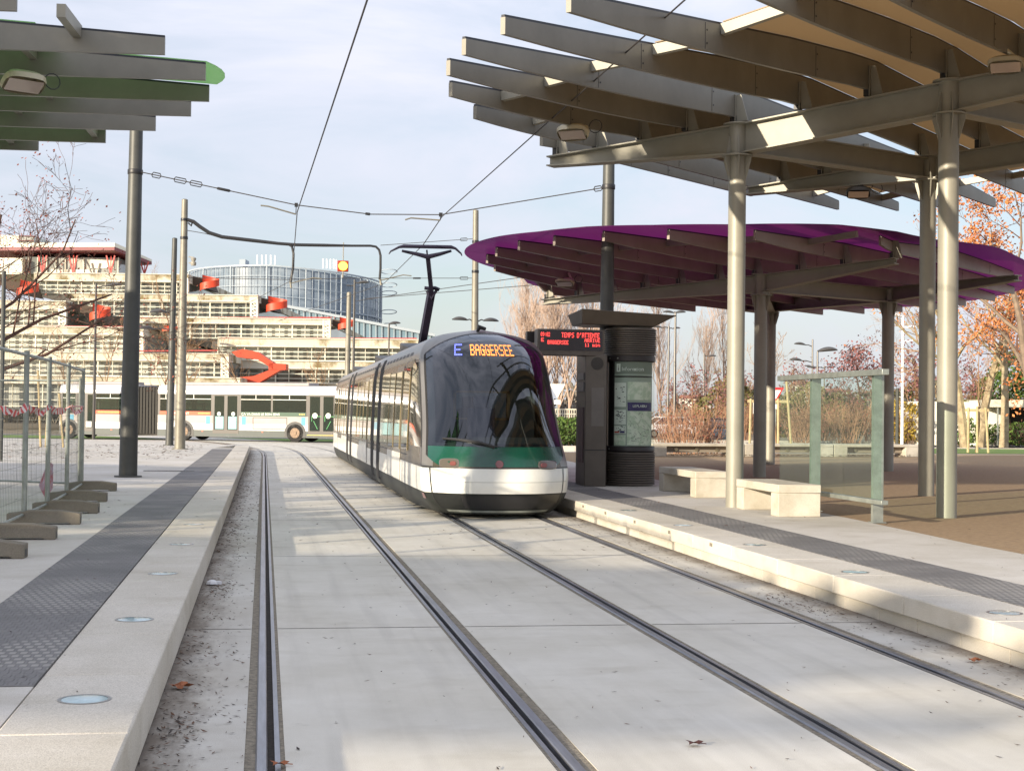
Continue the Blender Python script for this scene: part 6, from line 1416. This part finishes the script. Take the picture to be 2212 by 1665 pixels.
# slender trees in front of the offices
for k, (x, D, H) in enumerate([(146, 100, 7.0), (218, 104, 7.6), (340, 103, 8.6), (408, 106, 10.4), (430, 110, 9.2), (541, 108, 7.4), (700, 106, 6.2)]):
    tree(['bare slender tree in front of the offices at far left', 'bare slender tree right of the left lamp post', 'bare slender tree left of the darker pole', 'tallest bare slender tree just right of the bracket pole', 'shorter bare slender tree right of the bracket pole', 'bare slender tree in front of the orange zigzag stair', 'low bare tree above the front end of the bus'][k], 'tree', gat(x, D), H, 'young', 30 + k, twig_b, twig_b, group='slender trees before the offices')
# poplar row
pops = [tree('tall bare poplar at the left end of the row behind the tram', 'tree', gat(1118, 122, .1), 11.4, 'poplar', 51, twig_p, twig_p, group='bare poplars'), tree('tall bare poplar second from the left in the row behind the tram', 'tree', gat(1146, 124, .1), 12.2, 'poplar', 52, twig_p, twig_p, group='bare poplars')]
for k, (x, D, s_, lb) in enumerate([(1182, 120, 1.0, 'bare poplar just left of the display arm'), (1206, 125, 1.04, 'bare poplar above the left end of the display arm'), (1232, 122, .98, 'bare poplar at the left edge of the kiosk cap'), (1262, 127, 1.05, 'bare poplar directly behind the kiosk cap'), (1292, 122, .96, 'bare poplar behind the kiosk pole'), (1425, 124, .86, 'bare poplar right of the kiosk drum'), (1531, 135, .93, 'bare pointed poplar standing alone left of the first canopy column'), (1566, 138, .9, 'bare poplar half hidden by the first canopy column'), (1165, 128, .9, 'low bare poplar between the tram roof and the display arm'), (1275, 118, .7, 'short bare poplar behind the kiosk')]):
    dup(pops[k % 2], gat(x, D, .1), lb, rz=1.1 * k + .4, scale=s_)
# plane trees, oak and evergreens at the right edge
plane0 = tree('pale barked bare tree just right of the nearest column', 'tree', gat(2086, 76, .2), 12.6, 'plane', 61, bark_p, twig_b, lf_or, 180, .09, group='pale barked trees')
dup(plane0, gat(2118, 82, .2), 'pale barked bare tree second from the nearest column', 2.1, 1.02); dup(plane0, gat(2168, 80, .2), 'pale barked bare tree mostly behind the orange leaved tree', 4.0, .98); dup(plane0, gat(2040, 96, .2), 'pale barked bare tree hidden behind the two nearest columns', 5.2, .9)
tree('oak with orange autumn leaves at the right edge', 'tree', gat(2250, 62, .2), 12.6, 'plane', 64, bark, twig_d, lf_or, 5600, .085, spread=.22)
tree('oak with sparse copper leaves behind the right edge', 'tree', gat(2225, 70, .2), 9.6, 'plane', 66, bark, twig_d, lf_or, 2400, .085, spread=.24)
shrub('large bright green evergreen bush above the white pavilion roof', gat(2182, 98, .2), 5.6, 4.6, 5, twig_d, lf_gr, 5200, .13, 30, 'bush', solid=True)
shrub('dark green evergreen bush at the right edge', gat(2240, 99, .2), 5.0, 4., 6, twig_d, lf_gr, 2600, .12, 30, 'bush', solid=True)
shrub('yellow leaved bush left of the two nearest columns', gat(1957, 88, .2), 2.6, 2.6, 7, twig_b, lf_ye, 1600, .10, 30, 'bush', solid=True)
shrub('rounded green hedge between tram and kiosk', gat(1233, 76, .1), 1.5, 2.6, 8, twig_d, lf_gr, 2600, .08, 20, 'hedge', name='hedge', solid=True)
shrub('green hedge low beside the kiosk, partly behind the tram', gat(1205, 77, .1), 1.2, 2.4, 9, twig_d, lf_gr, 1500, .08, 20, 'hedge', name='hedge', solid=True)
tree('purple brown tree rising above the glass screen', 'tree', gat(1872, 98, .2), 7.6, 'twiggy', 71, twig_d, twig_d, lf_pu, 1600, .10, spread=.3)
tree('thin bare tree at the left of the glass screen', 'tree', gat(1736, 92, .2), 4.9, 'twiggy', 72, twig_b, twig_b, group='small bare trees')
sm0 = tree('small bare brown tree left of the white lamp mast', 'tree', gat(1915, 96, .2), 5.6, 'twiggy', 73, twig_b, twig_b, lf_pu, 500, .09, group='small bare trees')
for k, (x, D, s_, lb) in enumerate([(1990, 94, 1.25, 'bare brown tree behind the far yellow canopy column'), (1460, 100, .8, 'small bare tree right of the kiosk drum'), (1500, 104, 1.0, 'bare tree midway between kiosk and the first canopy column'), (1548, 96, .85, 'small bare tree close left of the first canopy column'), (1700, 130, 1.3, 'rounded pinkish bare tree right of the purple canopy posts'), (1725, 136, 1.15, 'rounded pinkish bare tree behind the double lamp'), (1805, 110, .75, 'low bare tree behind the middle of the glass screen'), (1850, 104, .7, 'low bare tree behind the right part of the glass screen'), (2110, 92, 1.1, 'brown bare tree behind the right young staked tree'), (1620, 112, 1.0, 'bare tree between the first canopy column and the purple posts')]):
    dup(sm0, gat(x, D, .2), lb, .7 * k, s_)
rs0 = shrub('reddish twiggy shrub in front of the long seat nearest the kiosk', gat(1478, 57, .2), 1.9, 2.4, 11, twig_r, lf_rust, 220, .04, 60, group='twiggy shrubs')
for k, (x, D, s_, lb) in enumerate([(1528, 58, 1.0, 'reddish twiggy shrub left of the first canopy column'), (1445, 66, .8, 'low twiggy shrub at the right side of the kiosk'), (1600, 90, 1.3, 'brown shrub behind the first canopy column'), (1730, 88, 1.2, 'brown shrub behind the left post of the glass screen'), (1775, 92, 1.35, 'brown shrub behind the middle of the glass screen'), (1830, 90, 1.3, 'brown shrub seen through the right pane of the glass screen'), (1660, 94, 1.2, 'brown shrub between the purple canopy posts'), (1900, 92, 1.2, 'brown shrub behind the far purple post'), (1945, 90, .9, 'brown shrub under the yellow leaved bush')]):
    dup(rs0, gat(x, D, .2), lb, k * .9, s_)
ol0 = shrub('dense olive brown bush left of the first canopy column', gat(1585, 98, .2), 3.9, 4.6, 12, twig_b, lf_ol, 2600, .12, 30, 'bush', group='olive brown bushes', solid=True)
for k, (x, D, s_, lb) in enumerate([(1760, 104, .95, 'dense olive bush low behind the glass screen'), (1820, 108, .85, 'dense olive bush right of the glass screen middle'), (1985, 100, 1.05, 'dense olive bush behind the two nearest columns'), (1700, 110, .8, 'dense olive bush right of the purple canopy posts'), (2075, 90, .7, 'dense olive bush before the white pavilion')]): dup(ol0, gat(x, D, .2), lb, k * 1.3, s_)
# unseen pines added beyond the left platform, crowns shaped to shade the green canopy
pn = None
for k, p_ in enumerate((-16.9, -19.6, -22.6)):
    x, y = .799 * -8 + .602 * p_, .602 * -8 - .799 * p_
    if pn is None:
        loc = V(x, y, 0); rg_ = random.Random(77); pn = thing('shade_pine', 'unseen tall bare trunked pine added to shade the green canopy', 'tree', loc, 'unseen pines added for shade'); T = MB(); Cn = MB()
        T.tube([loc, loc + V(.1, 0, 6), loc + V(0, .1, 12.3)], [.3, .24, .08], 9); 
        for j in range(14):
            a = j * 2.4; z = 8.8 + .2 * j; T.tube([loc + V(0, 0, z - .6), loc + V(1.9 * math.cos(a), 1.9 * math.sin(a), z)], [.07, .02], 4)
        for j in range(5600):
            a = rg_.uniform(0, 6.28); r_ = 2.7 * rg_.random() ** .5; z = 10.4 + rg_.uniform(-1.5, 1.7) * (1 - (r_ / 3.1) ** 2) ** .5; quadleaf(Cn, loc + V(r_ * math.cos(a), r_ * math.sin(a), z), rg_.uniform(.09, .2), rg_)
        T.build('trunk', bark, pn); Cn.build('crown', lf_gr, pn, smooth=0, recalc=False)
    else: dup(pn, (x, y, 0), None, k * 1.3)
# staked young trees
stake_m = mat('stake_wood', lin(178, 160, 122), .8, var=.15, vscale=5)
def stakes(xs, ys_, yb_, D, label, lean=(0, 0, 0), tl='', bars=True):
    t = thing('stake_frame', label, 'tree stakes', gat(xs[1], D, .22), 'wooden stake frames'); tops = []
    for x, y, l in zip(xs, ys_, lean):
        b = MB(); p, q = pd_(x + l, yb_, D), pd_(x, y, D); p.z = .2; b.tube([p, q], .055, 8); b.build('stake', stake_m, t); tops.append(q)
    b = MB(); zz_ = pd_(xs[1], max(ys_) + 6, D).z
    b.bar(V(tops[0].x, tops[0].y, zz_) - _R0 * .15, V(tops[-1].x, tops[-1].y, zz_) + _R0 * .15, .05, .12); b.build('cross_board', stake_m, t)
    tree(tl, 'tree', gat(xs[1] - 2, D + .3, .2), 5.2, 'young', int(xs[0]), twig_b, twig_b, group='young staked trees')
stakes((1622, 1681, 1699), (861, 861, 824), 962, 66, 'pale wooden stakes between the purple canopy posts', (-3, 0, 11), 'young tree in the stakes between the purple canopy posts')
stakes((2092, 2111, 2129), (880, 878, 880), 962, 67, 'pale wooden stakes before the white pavilion at right', (-1, 0, 6), 'young tree in the stakes before the white pavilion')
for k, (x0, y0_, x1, y1_) in enumerate([(82, 800, 88, 972), (104, 870, 98, 975), (128, 850, 138, 985)]):
    b = MB(); b.tube([pd_(x1, y1_, 55), pd_(x0, y0_, 55)], .04, 6); tag(recentre(b.build('wooden_stake', stake_m), pd_(x1, y1_, 55)), ['pale wooden stake behind the fence, leftmost', 'pale wooden stake behind the fence, in the middle', 'pale wooden stake behind the fence, rightmost'][k], 'stake', 'stakes behind the fence')

# ------------------------------------------------------------------ street lamps, signs, cars, small buildings
def street_lamp(x, D, yt, heads, label, m=lamp_m, r=.07, z0=.1):
    b_ = gat(x, D, z0); t = thing('street_lamp', label, 'street lamp', b_, 'street lamps'); top = pd_(x, yt, D); b = MB(); b.tube([b_, V(b_.x, b_.y, top.z)], [r * 1.3, r * .8], 10); b.build('post', m, t)
    for (dx, dy, d, s_) in heads:
        e = pd_(x + dx, yt + dy, D); a = V(b_.x, b_.y, e.z - .12 if abs(dx) > 12 else e.z)
        b = MB(); b.tube([a, a.lerp(e, .6) + V(0, 0, .05), e], .035, 6); b.build('arm', m, t)
        b = MB(); lamp_head(b, e, _R0 * d + _Z * .08, s_); b.build('lamp_head', m, t)
street_lamp(203, 84, 612, [(28, 6, 1, 1.3)], 'grey street lamp with a long arm before the left offices', z0=.0)
street_lamp(1457, 78, 676, [(-1, 0, -1, .9), (1, 0, 1, .9)], 'thin street lamp just right of the kiosk cap')
street_lamp(1443, 96, 704, [(-12, 4, -1, 1.), (10, 6, 1, .8)], 'thin street lamp with a left arm beside the kiosk drum')
street_lamp(1754, 108, 733, [(-14, 12, -1, 1.3), (-22, 46, -1, 1.4), (8, 62, -1, 1.)], 'street lamp with two left arms above the glass screen')
street_lamp(1765, 92, 759, [(2, 0, 1, 1.9)], 'street lamp with one large head above the glass screen')
street_lamp(1780, 132, 790, [(10, 4, 1, 1.), (-26, 2, -1, 1.)], 'small far street lamp right of the double lamp')
street_lamp(1949, 84, 682, [(-2, 2, -1, 1.6), (10, 26, 1, .9), (12, 56, 1, .8)], 'white lamp mast right of the purple canopy', mat('mast_white', lin(236, 236, 236), .4))
street_lamp(838, 112, 700, [(2, 0, 1, 1.4)], 'small lamp post above the tram roof'); street_lamp(762, 86, 604, [(10, 8, 1, 1.1), (-3, 14, -1, .5)], 'slim lamp post right beside the grey pole')
street_lamp(1520, 112, 762, [(9, 8, 1, 1.)], 'thin street lamp between kiosk and the first canopy column')
b = MB(); q = gat(1938, 70, .2); b.tube([q, V(q.x, q.y, pd_(1938, 838, 70).z)], .08, 8); tag(recentre(b.build('bollard_post', pole_paint_shaded), q), 'dark thin post left of the white lamp mast', 'post')
b = MB(); q = gat(3, 40, PZ); b.tube([q, V(q.x, q.y, pd_(3, 585, 40).z)], .055, 10); tag(recentre(b.build('steel_post', pole_paint_shaded), q), 'dark steel post at the very left edge of the picture', 'post')
def yield_sign(x, y, D, wpx, label, face, border):
    c = pd_(x, y, D); w_ = wpx / FPX * D / 2; g_ = gat(x, D, .1); t = thing('road_sign', label, 'road sign', g_)
    def tri(s, off, m, nm):
        b = MB(); f_ = V(_F0.x, _F0.y, 0); pts = [c + _R0 * (-w_ * s) + _Z * (w_ * .85 * s), c + _R0 * (w_ * s) + _Z * (w_ * .85 * s), c - _Z * (w_ * .9 * s)]; b.slab([p - f_ * off for p in pts], f_ * .012); return b.build(nm, m, t, smooth=0)
    tri(1, 0, border, 'plate'); tri(.62, .012, face, 'plate_centre')
    b = MB(); b.tube([g_ + V(_F0.x, _F0.y, 0) * .05, V(g_.x, g_.y, c.z + .3) + V(_F0.x, _F0.y, 0) * .05], .03, 8); b.build('post', galv, t)
    b = MB(); q = c - _Z * (w_ * 1.45); b.box(q - V(_F0.x, _F0.y, 0) * .02, (w_ * .8, .02, w_ * .55), -PSI); b.build('small_plate', mat('sign_white', lin(236, 236, 232), .5), t)
yield_sign(1676, 852, 74, 36, 'red and white give way sign beside the purple canopy posts', mat('sign_white', lin(236, 236, 232), .5), mat('sign_red', lin(200, 36, 44), .5))
yield_sign(1204, 844, 80, 34, 'plain white triangular sign between tram and kiosk', mat('sign_white', lin(236, 236, 232), .5), mat('sign_white', lin(236, 236, 232), .5))
b = MB(); q = pd_(1638, 880, 72); b.box(q, (.5, .03, .6), -PSI); b.tube([gat(1638, 72.1, .1), q + V(0, .04, .3)], .03, 6); tag(recentre(b.build('information_board', mat('sign_white', lin(236, 236, 232), .5)), gat(1638, 72, .1)), 'small white board beside the stakes and purple posts', 'board')
car_glass = mat('car_glass', lin(30, 36, 40), .05, spec=.8)
def car(x, D, paint, label, rz, s=1.):
    g_ = gat(x, D, .1); t = thing('parked_car', label, 'car', g_); M = Matrix.Translation(g_) @ Matrix.Rotation(rz, 4, 'Z')
    prof = [(-2.05, .35), (-2.08, .75), (-1.95, .92), (-1.2, 1.0), (1.55, 1.0), (2.0, .9), (2.08, .6), (2.05, .35)]
    b = MB(M); rows = []
    for y_, k in ((-.82, .96), (-.86, 1.), (.86, 1.), (.82, .96)): rows.append([(x_ * (k if abs(x_) > 1.9 else 1), y_, z_) for x_, z_ in prof] + [(prof[0][0] * k, y_, prof[0][1])])
    b.grid(rows); b.quad(*rows[0][:-1]); b.quad(*rows[-1][:-1]); body = b.build('body', paint, t, bevel=.03)
    b = MB(M); lo = [(-1.25, -.78), (1.75, -.78), (1.75, .78), (-1.25, .78)]; hi = [(-.55, -.6), (1.35, -.6), (1.35, .6), (-.55, .6)]
    b.add([(x_, y_, 1.0) for x_, y_ in lo] + [(x_, y_, 1.46) for x_, y_ in hi], [(0, 1, 5, 4), (1, 2, 6, 5), (2, 3, 7, 6), (3, 0, 4, 7), (4, 5, 6, 7)]); b.build('cabin_glass', car_glass, t, smooth=0)
    b = MB(M); b.prism([(-.6, -.63), (1.4, -.63), (1.4, .63), (-.6, .63)], 1.455, 1.5)
    for sx_, tx, in ((-1.25, -.55), (.45, .4), (1.75, 1.35)):
        for sy in (-1, 1): b.bar((sx_, sy * .785, 1.0), (tx, sy * .61, 1.47), .06, .05)
    b.build('roof', paint, t, bevel=.015)
    for wx in (-1.3, 1.3):
        for sy in (-1, 1):
            b = MB(M); b.tube([(wx, sy * .68, .31), (wx, sy * .88, .31)], .31, 18); w_ = b.build('wheel', rubber, t); b = MB(M); b.tube([(wx, sy * .86, .31), (wx, sy * .89, .31)], .19, 12); b.build('rim', galv, w_)
    b = MB(M)
    for sy in (-1, 1): b.box((2.06, sy * .62, .78), (.05, .3, .14))
    b.build('tail_lights', red_l, t)
    b = MB(M)
    for sy in (-1, 1): b.box((-2.06, sy * .62, .74), (.05, .32, .13))
    b.build('headlights', lampglass, t)
car(1560, 84, mat('car_paint_dark', lin(60, 72, 84), .25, .4, coat=.5), 'dark blue grey parked car close left of the first canopy column', -1.9)
car(1437, 108, mat('car_paint_white', lin(226, 226, 228), .25, coat=.5), 'white parked car at the right side of the kiosk drum', .2)
# white pavilion behind the right columns
pvl = thing('white_pavilion', 'low white pavilion with a dark open side at the right edge', 'pavilion', gat(2120, 86, .1)); wh = mat('pavilion_white', lin(226, 222, 208), .7, var=.05, vscale=.6)
b = MB(); rbox(b, 1980, 2162, 868, 962, 88, 4); b.build('wall', wh, pvl, smooth=0)
b = MB(); rbox(b, 2146, 2330, 864, 880, 85, 8); b.build('roof', mat('pavilion_roof', lin(206, 202, 180), .6), pvl, smooth=0)
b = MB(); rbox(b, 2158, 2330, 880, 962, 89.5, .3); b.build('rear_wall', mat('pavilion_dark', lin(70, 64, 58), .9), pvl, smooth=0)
b = MB()
for x in (2155, 2320): rbox(b, x, x + 2, 880, 962, 85.2, .15)
b.build('post', galv, pvl, smooth=0)
shrub('dark shrubs growing in front of the white pavilion opening', gat(2190, 86.5, .2), 1.35, 4, 15, twig_d, lf_gr, 1500, .09, 40, 'bush', solid=True)
shrub('dark shrub against the white pavilion wall', gat(2075, 84, .2), 1.6, 2.2, 16, twig_d, lf_gr, 900, .09, 30, 'bush', solid=True)
for k, (x0, x1, y0_, y1_, D, lb) in enumerate([(1478, 1535, 852, 880, 300, 'pale distant house with a red roof right of the kiosk'), (1725, 1765, 822, 860, 330, 'white distant house seen left in the glass screen'), (1790, 1830, 838, 862, 340, 'white distant house seen right in the glass screen'), (1905, 1945, 840, 872, 260, 'pale distant house behind the far purple post')]):
    t = thing('distant_house', lb, 'house', gat((x0 + x1) / 2, D, 0)); b = MB(); rbox(b, x0, x1, y0_ + 8, 896, D, 9); w_ = b.build('wall', wh, t, smooth=0)
    b = MB(); A, B_ = pd_(x0 - 1, y0_ + 8, D - .5), pd_(x1 + 1, y0_ + 8, D - .5); kk = V(_F0.x, _F0.y, 0); zt_ = pd_(x0, y0_, D).z; A2, B2 = A + kk * 10, B_ + kk * 10; m1, m2 = A + kk * 5, B_ + kk * 5; m1.z = m2.z = zt_
    b.add([A, B_, B2, A2, m1, m2], [(0, 1, 5, 4), (2, 3, 4, 5), (0, 4, 3), (1, 2, 5), (3, 2, 1, 0)]); b.build('roof', mat('roof_tile', lin(166, 106, 84), .8), t, smooth=0)
    b = MB()
    for j in range(4): x = x0 + (x1 - x0) * (j + .5) / 4; rbox(b, x - 2, x + 2, y0_ + 12, y0_ + 20, D, .2, .1)
    b.build('window', oglass, w_, smooth=0)
rl = thing('railing', 'low pale railing beside the road between tram and kiosk', 'railing', gat(1225, 92, .1)); b = MB()
for k in range(12): b.bar(pd_(1195 + 5 * k, 884, 92), pd_(1195 + 5 * k, 902, 92), .05, .05)
b.bar(pd_(1193, 884, 92), pd_(1253, 884, 92), .07, .07); b.bar(pd_(1193, 894, 92), pd_(1253, 894, 92), .05, .05); b.build('bars', mat('rail_pale', lin(206, 200, 180), .6), rl, smooth=0)
# dark tree line closing the far horizon
far = mat('far_trees', lin(112, 104, 92), .95, var=.2, vscale=.2); rg = random.Random(2); b = MB()
for k in range(2600):
    x = rg.uniform(-260, 2450); D = rg.uniform(170, 210) if x < 1000 else rg.uniform(150, 240); p = gat(x, D, 0); hgt = rg.uniform(1.0, 4.2) + (1.5 * math.sin(x * .021) + 1.2 * math.sin(x * .057))
    if hgt < .6: continue
    b.tube([p, p + V(rg.gauss(0, .4), 0, hgt * .6), p + V(rg.gauss(0, .8), 0, hgt)], [.12, .07, .03], 3, False)
    for j in range(9): quadleaf(b, p + V(rg.gauss(0, 1.1), rg.gauss(0, 1.1), hgt * (.25 + .75 * rg.random() ** .7)), rg.uniform(.18, .5), rg)
o = b.build('distant_tree_line', far, smooth=0, recalc=False); o['kind'] = 'stuff'
